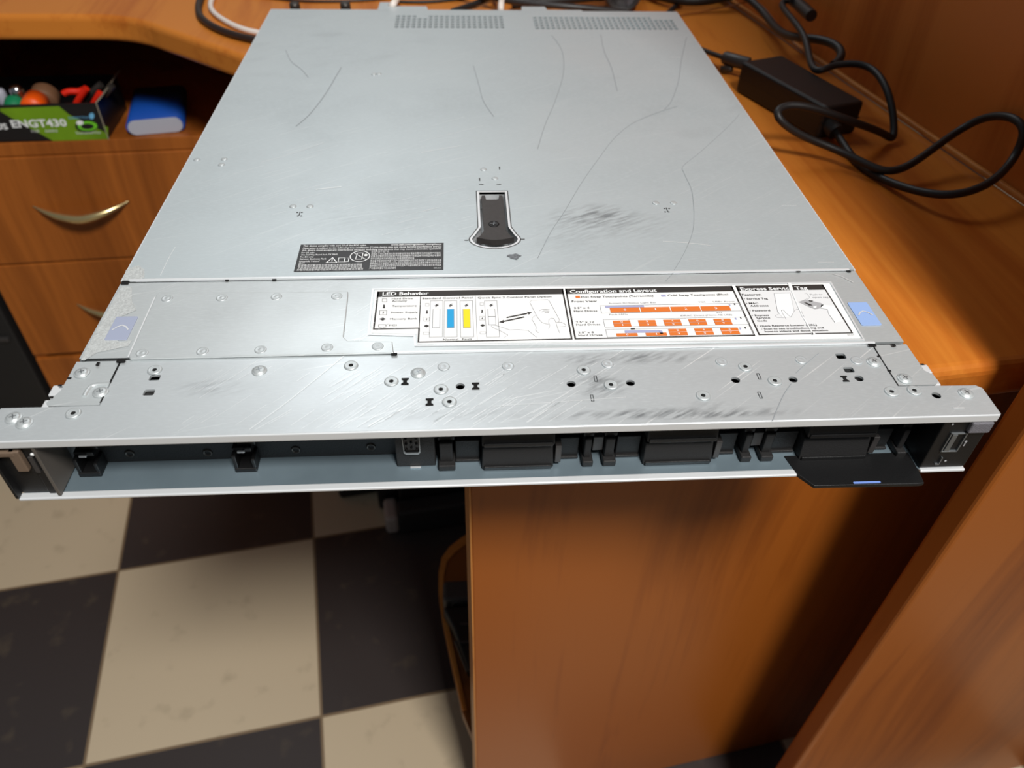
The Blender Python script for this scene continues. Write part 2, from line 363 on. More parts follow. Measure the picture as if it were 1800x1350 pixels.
# rounded low shelf behind the panel
SZ = -.60
sh = [at(x, y, SZ) for x, y in ((833, 934), (812, 946), (790, 963), (776, 983), (771, 1010), (771, 1045), (777, 1085), (790, 1150), (812, 1250), (836, 1355))]
outl = [tuple(p[:2]) for p in sh[:-1]]+[tuple(o0+nn*.0185), tuple(o0+u*.16+nn*.0185), (.13, .40)]
s_in = [at(x+dx, y+dy, SZ) for x, y, dx, dy in ((833, 934, 2, 16), (812, 946, 6, 13), (790, 963, 10, 9), (776, 983, 10, 5), (771, 1010, 9, 2), (771, 1045, 8, 0), (777, 1085, 8, 0), (790, 1150, 9, 0), (812, 1250, 9, 0), (836, 1355, 9, 0))]
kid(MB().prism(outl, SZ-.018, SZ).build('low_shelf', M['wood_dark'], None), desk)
rim = MB()
for i in range(len(sh)-2): rim.prism([tuple(sh[i][:2]), tuple(sh[i+1][:2]), tuple(s_in[i+1][:2]), tuple(s_in[i][:2])], SZ-.018, SZ+.0025)
kid(rim.build('shelf_rim', M['wood_edge'], None), desk)
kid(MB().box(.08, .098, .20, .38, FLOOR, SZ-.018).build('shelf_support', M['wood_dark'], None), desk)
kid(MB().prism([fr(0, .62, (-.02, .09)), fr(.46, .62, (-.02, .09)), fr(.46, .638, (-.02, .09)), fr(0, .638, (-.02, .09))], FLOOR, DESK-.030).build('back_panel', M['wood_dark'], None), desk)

# ------------------------------------------------------------------ tall cabinet at the right
tc_ = empty('tall_cabinet', (.31, .06, FLOOR), 'tall orange wooden cabinet board standing upright at the right of the desk', 'cabinet')
P0 = Vector((.3062, .0620)); t_ = .0200
f0 = P0-nn*t_
pb = MB().prism([tuple(f0), tuple(f0+u*.55), tuple(P0+u*.55), tuple(P0)], FLOOR, 1.35)
kid(pb.build('front_board', M['wood_panel'], None, .0035, 3), tc_)
s0 = jA+e_dir*.62
w_n = Vector((-e_dir.y, e_dir.x)) if -e_dir.y > 0 else Vector((e_dir.y, -e_dir.x))
s1 = jB
pb = MB().prism([tuple(s0), tuple(s1), tuple(s1+w_n*.018), tuple(s0+w_n*.018)], DESK+.0002, 1.30)
kid(pb.build('side_board', M['wood_side'], None), tc_)
pb = MB().prism([tuple(s0-w_n*.0060), tuple(s1-w_n*.0060), tuple(s1-w_n*.0002), tuple(s0-w_n*.0002)], DESK+.0003, DESK+.0053)
kid(pb.build('base_strip', M['wood_edge'], None, .0015, 2), tc_)

# ------------------------------------------------------------------ drawer cabinet at the left
DA = math.radians(5); dn = (-math.sin(DA), math.cos(DA), 0); dp = (-.425, .769, 0)
dc = empty('drawer_cabinet', (-.60, .754, FLOOR), 'wooden drawer unit under the left wing of the desk, with curved brass handles', 'drawer cabinet', rz=DA)
def dloc(p): 
    v = Vector(p)-dc.location; q = rot2((v.x, v.y), -DA); return (q[0], q[1], v.z)
XL, XR = -.128, .40                          # local x range; z from the floor
zt = -.207-FLOOR
DW = .018
car = MB()
car.box(XL, XL+DW, .004, .42, 0, zt-DW); car.box(XR-DW, XR, .004, .42, 0, zt-DW); car.box(XL, XR, 0, .43, zt-DW, zt)
car.box(XL, XR, .41, .428, 0, DESK-.032-FLOOR)
car.box(XR-DW, XR, .03, .41, zt, DESK-.032-FLOOR); car.box(XL, XL+DW, .03, .42, zt, DESK-.032-FLOOR)
car.build('carcass', M['wood_drawer'], dc, .001)
for zc1, zc0 in ((zt-DW-.001, -.3925-FLOOR+.0012), (-.3925-FLOOR-.0012, -.570-FLOOR+.004), (-.570-FLOOR-.004, .045)):
    d = MB().box(XL+.002, XR-.002, -.002, .016, zc0, zc1).build('drawer', M['wood_drawer'], dc, .002)
    zc = zc1-.088 if zc1 > .4 else (zc0+zc1)/2
    zc = (zc0+zc1)/2
    hx = dloc(atp(149, 370, dp, dn))[0]
    pts = []
    for k in range(13):
        t = k/12*2-1; pts.append((hx+.0625*t, -.004-.022*(1-t*t), zc+.004-.006*(1-t*t)+.006*abs(t)))
    h = tube('handle', pts, .0052, M['brass'], d)
    # taper towards both tips
    for v in h.data.vertices:
        t = (v.co.x-hx)/.0625; k = max(.25, 1-.8*abs(t)**2.2); cz = zc+.004-.006*(1-t*t)+.006*abs(t); cy = -.004-.022*(1-t*t)
        v.co.z = cz+(v.co.z-cz)*k*1.15; v.co.y = cy+(v.co.y-cy)*k
    h['label'] = 'curved polished brass handle'

# ------------------------------------------------------------------ things on the drawer unit
SH = -.207
gb = empty('graphics_card_box', (-.57, .80, SH), 'open black and green cardboard box lettered ENGT430 on the drawer unit', 'box')
c_r = at(191, 245, SH); c_l = at(0, 250.5, SH); bd = (c_r-c_l); bd.z = 0; bd.normalize(); bnv = Vector((-bd.y, bd.x, 0)); BH = .050; BW = .225; BDp = .10
bo = c_r-bd*BW
def bx(s, d, h): p = bo+bd*s+bnv*d; return (p.x, p.y, SH+h)
def slab(mb, s0, s1, d0, d1, h0, h1, mi=0):
    mb.add([bx(s0, d0, h0), bx(s1, d0, h0), bx(s1, d1, h0), bx(s0, d1, h0), bx(s0, d0, h1), bx(s1, d0, h1), bx(s1, d1, h1), bx(s0, d1, h1)],
           [(0, 3, 2, 1), (4, 5, 6, 7), (0, 1, 5, 4), (1, 2, 6, 5), (2, 3, 7, 6), (3, 0, 4, 7)], mi)
bb = MB(); slab(bb, 0, BW, 0, .0015, 0, BH); slab(bb, 0, BW, BDp-.0015, BDp, 0, BH); slab(bb, 0, .0015, 0, BDp, 0, BH); slab(bb, BW-.0015, BW, 0, BDp, 0, BH); slab(bb, 0, BW, 0, BDp, 0, .0015)
kid(bb.build('carton', M['box_black'], None), gb)
fl_ = MB(); fl_.add([bx(BW-.001, 0, BH), bx(BW-.001, BDp, BH), bx(BW+.007, BDp, BH+.006), bx(BW+.007, 0.004, BH+.006)], [(0, 1, 2, 3)])
o = fl_.build('flap', M['box_card'], None); md = o.modifiers.new('s', 'SOLIDIFY'); md.thickness = .001; kid(o, gb)
pr_ = MB()
def bpx(x, y):                                # photograph point on the carton's front face -> (along, height)
    p = atp(x, y, tuple(bo), tuple(bnv)); return ((p-bo).dot(bd), p.z-SH)
def bface(p): return tuple(Vector(bx(p[0], -.0004-p[2], p[1])))
def bpoly(pts, mi, k=0):
    q = [bpx(110*0+x/5.294, 110+y/5.294) for x, y in pts]; pr_.add([bface((a_, max(.0004, min(BH-.0004, b2)), k)) for a_, b2 in q], [tuple(range(len(q)))], mi)
bpoly([(0, 450), (0, 425), (550, 405), (690, 500), (1005, 600), (1008, 712), (500, 742), (100, 510)], 0)
bpoly([(550, 405), (885, 398), (985, 650), (640, 480)], 2, .0001)
bpoly([(500, 742), (1008, 714), (985, 655), (440, 690)], 0, .0001)
q = [(805+ 105*math.cos(t*math.pi/8), 590+58*math.sin(t*math.pi/8)) for t in range(16)]; bpoly(q, 2, .0002)
q = [(815+ 92*math.cos(t*math.pi/8), 588+45*math.sin(t*math.pi/8)) for t in range(16)]; bpoly(q, 3, .0003)
q = [(815+ 60*math.cos(t*math.pi/8), 592+26*math.sin(t*math.pi/8)) for t in range(16)]; bpoly(q, 2, .0004)
q = [(745+ 34*math.cos(t*math.pi/8), 558+22*math.sin(t*math.pi/8)) for t in range(16)]; bpoly(q, 1, .0005)
q = [(855+ 24*math.cos(t*math.pi/8), 495+30*math.sin(t*math.pi/8)) for t in range(16)]; bpoly(q, 4, .0005)
def btext(s, x0, x1, yb, yt, mi, bold=0):
    a_ = bpx(x0/5.294, 110+yb/5.294); b2 = bpx(x1/5.294, 110+yb/5.294-(x1-x0)*.02/5.294); c_ = bpx(x0/5.294, 110+yt/5.294)
    text_into(pr_, s, a_[0], b2[0], (a_[1]+b2[1])/2, (a_[1]+b2[1])/2+(c_[1]-a_[1]), .0006, mi, bold, frame=lambda p: bface(p))
btext('ENGT430', 120, 632, 600, 530, 1, .03); btext('ASUS', -150, 84, 622, 568, 1, .03)
btext('1GB', 300, 372, 645, 622, 1); btext('DDR3', 430, 540, 645, 622, 1); btext('DIRECTX', 645, 830, 522, 500, 4); btext('Dust-proof Fan', 715, 940, 662, 640, 1)
kid(pr_.build('printed_front', [M['box_green'], M['white'], M['box_black'], mat('print_lime', (110, 200, 40), .4), mat('print_sky', (110, 180, 220), .4)], None, fix=False), gb)
rim_ = MB(); slab(rim_, BW-.0003, BW+.0007, -.0007, .0012, 0, BH); kid(rim_.build('worn_corner', M['box_card'], None), gb)

def inbox(x, y, d):                            # along-box position of a photograph point at depth d behind the front
    p = atp(x, y, tuple(bo+bnv*d), tuple(bnv)); return p
# contents: each rests on the carton's bottom and rises above its rim
p = inbox(52, 160, .050)
r_ = .0175
disc = MB(); disc.ring((0, 0, 0), [(0.0001, -.010), (r_*.93, -.010), (r_, -.008), (r_, .008), (r_*.93, .010), (0.0001, .010)], 32, 0, axis='y')
kid_o = disc.build('tape_roll', M['brown']); kid_o.location = inbox(79, 172, .040); kid_o.location.z = max(kid_o.location.z, SH+.0015+r_); kid_o.rotation_euler = (.25, 0, DA)
tag(kid_o, 'round brown roll standing in the open box beside the orange cap', 'roll')
disc = MB(); disc.ring((0, 0, 0), [(0.0001, -.018), (.0145, -.016), (.0155, -.010), (.0150, .008), (0.0001, .009)], 28, 0, axis='y')
o = disc.build('orange_cap', M['orange_cap']); o.location = inbox(63, 182, .020); o.rotation_euler = (.15, .1, DA); tag(o, 'bright orange round cap poking out of the open box', 'cap')
disc = MB(); disc.ring((0, 0, 0), [(.006, -.008), (.012, -.008), (.013, -.006), (.013, .006), (.012, .008), (.006, .008), (.006, -.008)], 28, 0, axis='y')
o = disc.build('green_ring', M['green']); o.location = inbox(27, 187, .018); o.rotation_euler = (.5, 0, 0); tag(o, 'green plastic ring in the open box, left of the orange cap', 'ring')
sb = MB(); sb.ring((0, 0, 0), [(.0001, .009), (.006, .0075), (.0085, .003), (.0088, -.002), (.006, -.010), (.005, -.022), (.0001, -.022)], 24, 0)
o = sb.build('silver_bulb', M['chrome']); o.location = inbox(30, 160, .030); tag(o, 'small shiny silver bulb resting above the green ring in the open box', 'bulb')
sb = MB(); sb.ring((0, 0, 0), [(.0001, .007), (.005, .0055), (.007, .001), (.007, -.028), (.0001, -.028)], 24, 0)
o = sb.build('grey_knob', M['bank_white']); o.location = inbox(0, 164, .030); tag(o, 'pale grey rounded knob at the left edge of the photo in the open box', 'knob')
pl = empty('pliers', inbox(140, 172, .030), 'pliers with red grip pieces lying in the open box at its right end', 'pliers')
for pts_, z_ in (([(112, 165), (118, 160), (132, 161), (143, 161), (152, 155)], 0), ([(152, 155), (144, 166), (136, 177), (133, 186)], 0), ([(176, 163), (170, 172), (164, 184)], 0)):
    kid(tube('grip', [inbox(x, y, .022+.001*i) for i, (x, y) in enumerate(pts_)], .0042, M['red'], None), pl)
kid(tube('jaw', [inbox(x, y, .036) for x, y in ((148, 178), (156, 168), (166, 158), (178, 148))], .0045, M['darkmetal'], None), pl)
kid(tube('jaw', [inbox(x, y, .040) for x, y in ((176, 176), (184, 166), (192, 158), (198, 150))], .0040, M['darkmetal'], None), pl)

pk = empty('power_bank', at(277, 237, SH), 'flat blue power bank with pale grey end lying on the drawer unit', 'power bank')
a_ = at(226, 240, SH); b2 = at(328, 231, SH); ax = (b2-a_).normalized(); bk = Vector((-ax.y, ax.x, 0)); Wp = (b2-a_).length
def stad(w_, h_, n=10):
    r = h_/2; pts_ = []
    for k in range(n+1): t = -math.pi/2+math.pi*k/n; pts_.append((w_-r+r*math.cos(t), r+r*math.sin(t)))
    for k in range(n+1): t = math.pi/2+math.pi*k/n; pts_.append((r+r*math.cos(t), r+r*math.sin(t)))
    return pts_
st = stad(Wp, .021)
def bankseg(name, y0, y1, material, sc=1.0, taper=0.0):
    mb = MB(); n = len(st)
    def P_(p, d, f): c = a_+ax*(Wp/2+(p[0]-Wp/2)*f)+bk*d; return (c.x, c.y, SH+.0003+.0105+(p[1]-.0105)*sc)
    vs = [P_(p, y0, sc) for p in st]+[P_(p, y1, sc-taper) for p in st]
    mb.add(vs, [tuple(range(n))[::-1], tuple(range(n, 2*n))]); o_ = len(mb.v)-2*n
    for i in range(n): j = (i+1) % n; mb.f.append((o_+i, o_+j, o_+n+j, o_+n+i)); mb.m.append(0); mb.sm.append(True)
    return kid(mb.build(name, material, None), pk)
bankseg('shell', .002, .115, M['bank_blue'], 1.0, .0); bankseg('end_cap', -.0008, .003, M['bank_white'], .93)

# black computer case left of the drawers
cc = empty('computer_case', (-.86, .80, FLOOR), 'black computer case on the floor left of the drawer unit, at the photo edge', 'computer')
pR = atp(43, 627, dp, dn)
cs = MB().box(-1.0, pR.x-.022, .775, 1.18, FLOOR+.01, -.44); kid(cs.build('case_shell', M['black_soft'], None, .004), cc)
kid(MB().box(-.99, pR.x-.030, .766, .776, -.476, -.448).build('silver_trim', M['darkmetal'], None, .003), cc)
kid(MB().box(-.99, pR.x-.032, .770, .776, -.560, -.552).build('front_slot', M['charcoal'], None, .001), cc)
for fx in (-.97, -.80): kid(MB().box(fx, fx+.03, .80, .83, FLOOR, FLOOR+.012).build('foot', M['black'], None), cc)

# ------------------------------------------------------------------ under the desk
dv = empty('floor_equipment', (-.09, .62, FLOOR), 'black plastic device on the floor behind the desk panel', 'device')
g0 = at(672, 945, FLOOR); g1 = at(870, 915, FLOOR); gu = (g1-g0).normalized(); gn = Vector((-gu.y, gu.x, 0))
def gb_(name, s0_, s1_, d0, d1, h0, h1, m, bev=.004):
    mb = MB(); c = [g0+gu*s0_+gn*d0, g0+gu*s1_+gn*d0, g0+gu*s1_+gn*d1, g0+gu*s0_+gn*d1]
    mb.prism([tuple(x[:2]) for x in c], FLOOR+h0, FLOOR+h1); return kid(mb.build(name, m, None, bev), dv)
gb_('body', .035, .36, .03, .28, .006, .085, M['black']); gb_('front_slab', .03, .35, .0, .03, .002, .055, M['black_soft']); gb_('side_block', 0.0, .034, .055, .24, .004, .10, M['black'])
gb_('foot', .008, .030, .004, .050, 0, .040, mat('foot_grey', (170, 156, 148), .5), .006)['label'] = 'silvery metal foot'
gb_('ridge', .10, .22, .045, .055, .085, .090, M['darkmetal'], .001); gb_('ridge', .24, .34, .050, .060, .085, .090, M['darkmetal'], .001)
pg = MB().box(0, .075, 0, .045, 0, .03).build('floor_plug', M['black'], None, .006); pg.location = at(597, 878, FLOOR); pg.rotation_euler = (0, 0, TH)
tag(pg, 'small black block on the light floor tile, left of the black device', 'block')
bk1 = empty('plug_adapter', at(805, 1050, SZ), 'black plastic adapter on the low rounded shelf, the upper of two', 'adapter')
q1 = at(777, 1076, SZ+.0025); 
kid(MB().box(q1.x+.002, .06, q1.y, q1.y+.028, SZ+.0003, SZ+.030).build('housing', M['charcoal'], None, .004), bk1)
kid(MB().ring((q1.x+.020, q1.y+.0005, SZ+.018), [(.0075, 0), (.008, -.0012), (.005, -.0015), (.0035, .001)], 20, 0, axis='y').build('socket', M['charcoal'], None), bk1)
bk2 = empty('docking_unit', at(815, 1140, SZ), 'larger black plastic unit with ridged top on the low rounded shelf, below the adapter', 'device')
q2 = [at(779, 1084, SZ), at(840, 1078, SZ), at(840, 1205, SZ), at(822, 1190, SZ), at(797, 1120, SZ)]
kid(MB().prism([tuple(p[:2]) for p in (q2[0], q2[1], q2[2], q2[3], q2[4])], SZ+.0003, SZ+.022).build('housing', M['black'], None, .003), bk2)
for y_ in (1100, 1132): 
    p_ = at(808, y_, SZ+.022); kid(MB().box(p_.x, p_.x+.04, p_.y, p_.y+.003, SZ+.022, SZ+.0235).build('ridge', M['charcoal'], None), bk2)
kid(MB().prism([tuple(at(x, y, SZ+.022)[:2]) for x, y in ((798, 1128), (804, 1126), (824, 1180), (820, 1184))], SZ+.0221, SZ+.0245).build('trim', M['darkmetal'], None, .001), bk2)

# ------------------------------------------------------------------ THE SERVER
srv = empty('rack_server', (0, 0, -.0428), 'flat grey metal rack server with printed labels, hanging over the desk edge', 'server')
def S(o): return kid(o, srv)
W2, ZB = .217, -.0428
# rear, walls, bottom
ch = MB()
ch.box(-W2, W2, .004, .618, ZB, ZB+.0012)                       # bottom
ch.box(-W2, -W2+.0012, .021, .618, ZB, -.0012); ch.box(W2-.0012, W2, .021, .618, ZB, -.0012)
ch.box(-W2, W2, .6168, .618, ZB, -.0012)
ch.box(-.2165, .2165, .0395, .0405, ZB, -.0012); ch.box(-.2405, -.2155, .0206, .0216, ZB, -.0014); ch.box(.2155, .2405, .0206, .0216, ZB, -.0014)
S(ch.build('chassis', M['metal_dull'], None))
tray = MB(); tray.box(-.2165, .2165, .0015, .0395, ZB+.0012, ZB+.0018); tray.box(.2165, .2395, .0015, .0205, ZB+.0012, ZB+.0018); tray.box(-.2395, -.2165, .0015, .0205, ZB+.0012, ZB+.0018); S(tray.build('front_tray', M['zinc'], None))
lip = MB()
for x0, x1 in ((-.241, .1505), (.2165, .241)): lip.box(x0, x1, -.0003, .004, ZB, ZB+.0019)
S(lip.build('bottom_lip', M['metal_edge'], None, .0008, 3))
rb = MB(); rb.box(-.2155, .2155, .0412, .615, -.032, -.030); S(rb.build('inner_board', M['void'], None))

# --- front top cover with real holes
def pc(x, y, r, n=16, sy=1.0): c = at(x, y); return circ((c.x, c.y), r, n, sy)
holes = []
for x, y in ((809, 679), (1004, 675), (1108, 673), (1293, 668), (1394, 667), (1510, 665), (1646, 695)): holes.append(pc(x, y, .0023))
for x, y in ((272, 664), (262, 690), (1478, 626), (1492, 650)):
    c = at(x, y); holes.append(rrect(c.x-.0026, c.x+.0026, c.y-.0021, c.y+.0021, .0008, 2))
riv_open = ((272, 651), (617, 643), (688, 671), (775, 685), (790, 707), (1026, 651), (1074, 677), (1236, 696), (1310, 645), (1362, 670), (1567, 689), (1607, 687), (129, 727))
for x, y in riv_open: holes.append(pc(x, y, .0011, 10))
def ishape(x, y, s=1.0):
    c = at(x, y); a_, b2 = .0019*s, .0026*s; t = .0006*s
    return [(c.x-a_, c.y-b2), (c.x+a_, c.y-b2), (c.x+a_, c.y-b2+2*t), (c.x+t*1.6, c.y-b2+3*t), (c.x+t*1.6, c.y+b2-3*t), (c.x+a_, c.y+b2-2*t), (c.x+a_, c.y+b2), (c.x-a_, c.y+b2), (c.x-a_, c.y+b2-2*t), (c.x-t*1.6, c.y+b2-3*t), (c.x-t*1.6, c.y-b2+3*t), (c.x-a_, c.y-b2+2*t)]
fcov = [(-.241, 0), (.241, 0), (.2415, .0185), (.239, .0208), (.1984, .0215), (.1984, .0548), (-.1955, .0548), (-.1955, .0215), (-.2410, .0215)]
S(plate('front_cover', fcov, holes, -.0013, 0, M['metal_front']))
fl2 = MB(); fl2.box(-.241, .241, -.0006, .0008, -.0050, -.0001); S(fl2.build('cover_lip', M['metal_edge'], None, .0007, 3))
for nm, l in (('r', [(.1992, .0222), (.2185, .0222), (.2210, .0245), (.2210, .0300), (.2178, .0330), (.2178, .0545), (.1992, .0545)]),
              ('l', [(-.1962, .0222), (-.2195, .0222), (-.2215, .0245), (-.2178, .0330), (-.2178, .0545), (-.1962, .0545)])):
    S(plate('corner_flange', l, [], -.0013, -.0001, M['metal_mid']))
for px_, py_ in ((1600, 640), (1640, 668)):
    pass
# side rail tabs beside the left corner
tb = MB()
for (x0, y0), (x1, y1) in (((110, 676), (94, 694)), ((88, 702), (78, 716))):
    a1 = at(x0, y0, -.002); b1 = at(x1, y1, -.002); tb.box(-.2245, -.2172, min(a1.y, b1.y), max(a1.y, b1.y), -.006, -.0022)
for (x0, y0), (x1, y1) in (((1622, 640), (1640, 655)), ((1646, 664), (1658, 676))):
    a1 = at(x0, y0, -.002); b1 = at(x1, y1, -.002); tb.box(.2172, .2235, min(a1.y, b1.y), max(a1.y, b1.y), -.006, -.0022)
build_each(tb, 'rail_tab', M['metal_edge'], .0006)

# --- middle release cover
mid = [(-.217, .0562), (.217, .0562), (.217, .1238), (-.217, .1238)]
S(plate('release_cover', mid, [], -.0013, .0004, M['metal_mid']))
def pxs(l, z=0): return [tuple(at(x, y, z)[:2]) for x, y in l]
emb = pxs([(282, 515), (612, 512), (612, 520), (604, 592), (610, 598), (690, 600), (692, 620), (228, 631), (226, 626), (274, 519)], .0013)
S(MB().prism(emb, .0002, .0013).build('raised_panel', M['metal_mid'], None, .0009, 3))
pe = MB(); pe.line([(emb[-2][0]-.0004, emb[-2][1]), (emb[-1][0]-.0004, emb[-1][1]-.001), (emb[0][0]-.0002, emb[0][1]+.0002)], .0011, .00055); S(pe.build('panel_edge_glint', M['metal_edge'], None, fix=False))  # pale ribbon: the reflection along the panel's left edge, put in as colour
# a pressed frame round the service label
def offset_poly(l, d):
    n = len(l); out = []
    A = sum(l[i][0]*l[(i+1) % n][1]-l[(i+1) % n][0]*l[i][1] for i in range(n)); sg = 1 if A > 0 else -1
    for i in range(n):
        p0, p1, p2 = Vector(l[i-1]), Vector(l[i]), Vector(l[(i+1) % n]); d1 = (p1-p0).normalized(); d2 = (p2-p1).normalized()
        n1 = Vector((-d1.y, d1.x))*sg; n2 = Vector((-d2.y, d2.x))*sg; b = (n1+n2); 
        if b.length < 1e-6: b = n1
        b.normalize(); k = d/max(.4, b.dot(n1)); out.append(tuple(p1+b*k))
    return out
lane = offset_poly(pxs([(659, 510), (1458, 498), (1513, 594), (734, 604.5), (732, 587), (652, 585)], .0009), -.0017)
S(plate('label_frame', lane, [offset_poly(lane, .0009)], .0004, .0009, M['metal_edge']))
# seam edges
sm = MB()
sm.box(-.213, .2135, .1240, .1258, -.0002, .0014)
S(sm.build('rear_seam_edge', M['metal_edge'], None, .0004))
sm = MB(); sm.box(-.058, .2005, .0550, .0566, -.0003, .0010); S(sm.build('front_seam_edge', M['metal_edge'], None, .0003))
sm = MB()
for x, y, w_, h_ in ((220, 497, .0022, .0018), (399, 493, .0010, .0011), (482, 492, .0012, .0011), (1403, 477, .0013, .0012), (1492, 477, .0012, .0011), (213, 634, .0022, .0016), (172, 640, .0008, .0014), (693, 622, .0016, .0014), (1533, 607, .0022, .0012), (1571, 607, .0010, .0012)):
    c = at(x, y, .0008); sm.flat(rrect(c.x-w_, c.x+w_, c.y-h_, c.y+h_, .0004, 2), .00095)
sm.line(pxs([(222, 498), (1490, 478)], .0003), .0005, .00085)
sm.line([(-.2155, .0556), (-.059, .0556)], .0003, .00045)
sm.line([(-.1959, .0545), (-.1959, .0370)], .0010, .00012); sm.line([(-.1959, .0300), (-.1959, .0235)], .0008, .00012)
sm.line(pxs([(1535, 608), (1546, 626), (1562, 652), (1579, 678)]), .0007, .0001)
for x, y in ((122, 665), (106, 678), (90, 699), (1621, 641), (1545, 627), (1563, 652)):
    c = at(x, y, 0); sm.flat(rrect(c.x-.0010, c.x+.0010, c.y-.0007, c.y+.0007, .0003, 2), .0002)
S(sm.build('seam_gap', M['void'], None, fix=False))

# --- rear lid
LX = [(-.217, .1252), (.217, .1252), (.217, .6225), (.1145, .6225), (.1130, .6262), (.0760, .6262), (.0745, .6375), (.0492, .6375), (.0480, .6245), (-.0525, .6245), (-.0540, .6365), (-.0900, .6365), (-.0905, .6500), (-.1050, .6500), (-.1057, .6238), (-.217, .6238)]
def latch_outline(g=0.0):
    l = [(-.0080-g, .2240+g), (.0082+g, .2240+g), (.0080+g, .1790)]
    for k in range(0, 17):
        t = math.radians(28-k*(236/16)); l.append((-.0005+(.0136+g)*math.cos(t), .1645+(.0090+g*.7)*math.sin(t)*1.0-(.002 if 0 else 0)))
    l.append((-.0082-g, .1790)); return l
vents = []
def slot(cx, cy, w_=.0040, h_=.0064): return rrect(cx-w_/2, cx+w_/2, cy-h_/2, cy+h_/2, .0010, 1)
for i in range(20):
    cx = -.0830+i*.00565
    for j in range(5):
        if 4 <= i <= 5 and j == 4: continue
        vents.append(slot(cx, .5690+j*.0083))
for i in range(27):
    cx = .0600+i*.00555
    for j in range(5):
        if i > 22 and j == 4: continue
        vents.append(slot(cx, .5670+j*.0083))
lid_holes = [latch_outline(.0008)]+vents
for x, y in ((519, 374), (535, 374), (1165, 367), (1180, 367)): pass
S(plate('lid', LX, lid_holes, -.0010, .0006, M['metal_lid']))
ic = MB(); ic.box(-.087, .026, .560, .612, -.0085, -.0075, 0); ic.box(-.050, .026, .566, .575, -.0074, -.0050, 1); ic.box(.056, .212, .560, .612, -.0075, -.0065, 0)
ic.box(.080, .100, .563, .580, -.0064, -.004, 1); ic.box(.160, .180, .563, .612, -.0064, -.004, 2)
S(ic.build('inner_card', [M['metal_dull'], M['pcb'], mat('card_teal', (90, 130, 140), .5)], None))
S(MB().box(-.218, -.2168, .125, .6238, -.012, .0004).build('lid_side', M['metal_edge'], None, .0004))
S(MB().box(.2168, .218, .125, .6225, -.012, .0004).build('lid_side', M['metal_edge'], None, .0004))
for x, y in ((518, 10), (607, 10)):
    c = at(x, y, -.006); S(MB().ring((c.x, c.y, -.014), [(.0001, .011), (.0052, .011), (.0058, .009), (.0058, 0), (.0001, 0)], 20).build('rear_thumbscrew', M['darkmetal'], None))

# latch
S(MB().prism(latch_outline(.0022), -.0135, -.0128).build('latch_recess', M['metal_bright'], None))
lr = plate('latch_rim', latch_outline(.0022), [latch_outline(.0008)], -.012, .00085, M['metal_edge']); S(lr)
S(plate('latch_groove', latch_outline(.0030), [latch_outline(.0024)], .0004, .00075, M['charcoal']))
lh = MB(); body = [(-.0074, .2205), (-.0070, .2225), (-.0048, .2225), (-.0043, .2165), (.0043, .2165), (.0048, .2225), (.0070, .2225), (.0074, .2205), (.0074, .1770)]
for k in range(0, 9): t = k/8; body.append((.0070+.0050*t, .1770-.0085*math.sin(t*math.pi/2)))
for k in range(0, 9): t = k/8; body.append((.0120-.0240*t, .1685-.0030*math.sin(t*math.pi)))
for k in range(8, -1, -1): t = k/8; body.append((-.0070-.0050*t, .1770-.0085*math.sin(t*math.pi/2)))
lh.prism(body, -.0045, -.0003)
lobj = S(lh.build('latch_handle', M['charcoal'], None, .0006, 2))
ls = MB(); c = at(868, 394, -.0003); ls.ring((c.x, c.y, -.0007), [(.0001, .0006), (.0026, .0006), (.0034, .0008), (.0036, .0004)], 24)
o = ls.build('latch_screw', M['black'], None); S(o)
ls = MB(); ls.line([(c.x-.0014, c.y-.0002), (c.x+.0014, c.y+.0002)], .0005, .0002); ls.line([(c.x-.0002, c.y-.0022), (c.x+.0003, c.y+.0022)], .0006, .00025); ls.line([(c.x-.0024, c.y+.0006), (c.x-.0016, c.y-.0008)], .0004, .0002)
S(ls.build('latch_marking', M['metal_dull'], None, fix=False))
ls = MB()
for k in range(4): ls.box(-.0075+k*.0042, -.0055+k*.0042, .1560, .1640, -.0125, -.0060)
build_each(ls, 'latch_hook', M['black'])
ls = MB()
for x, y, w_ in ((846, 326, .0016), (877, 326, .0016), (820, 424, .0013), (919, 422, .0013)):
    c = at(x, y); ls.flat(rrect(c.x-w_, c.x+w_, c.y-.0004, c.y+.0004, .0003, 2), .00075)
for x, y in ((843, 317), (878, 297)): c = at(x, y); ls.flat(rrect(c.x-.0004, c.x+.0004, c.y-.0022, c.y+.0022, .0003, 2), .00075)
for x, y in ((527, 377), (1172, 370)):
    for dx in (-1, 1):
        c = at(x+dx*4, y-2); ls.flat(circ((c.x, c.y), .0007, 8), .00075); c = at(x+dx*3, y+4); ls.flat(circ((c.x, c.y), .0007, 8), .00075)
    c = at(x, y); ls.line([(c.x, c.y-.0025), (c.x, c.y+.0025)], .0006, .00075)
build_each(ls, 'lid_slot', M['ink'])

# rivets, pierced rivets, screws: one prototype of each, copied
def proto_copy(name, mb, material, spots, bev=0, zoff=0):
    first = None
    for c in spots:
        if first is None: first = mb.build(name, material, None, bev); o_ = first
        else: o_ = first.copy(); COL.objects.link(o_)
        o_.parent = srv; o_.matrix_parent_inverse = Matrix.Translation((0, 0, .0428)); o_.location = (c[0], c[1], c[2] if len(c) > 2 else 0)
dim = MB().ring((0, 0, 0), [(.0032, .0), (.0030, .00045), (.0024, .00055), (.0019, .0003), (.0010, .00045), (.0001, .00065)], 20)
sp_mid = [(x, y, .0009) for x, y in ((294, 525), (390, 524), (486, 522), (592, 521), (250, 621), (356, 618), (458, 615), (575, 611), (664, 609))]
proto_copy('pressed_rivet', dim, M['metal_mid'], [(*at(x, y, z)[:2], z-.0001) for x, y, z in [(a_, b3, .0013) for a_, b3, _ in sp_mid]])
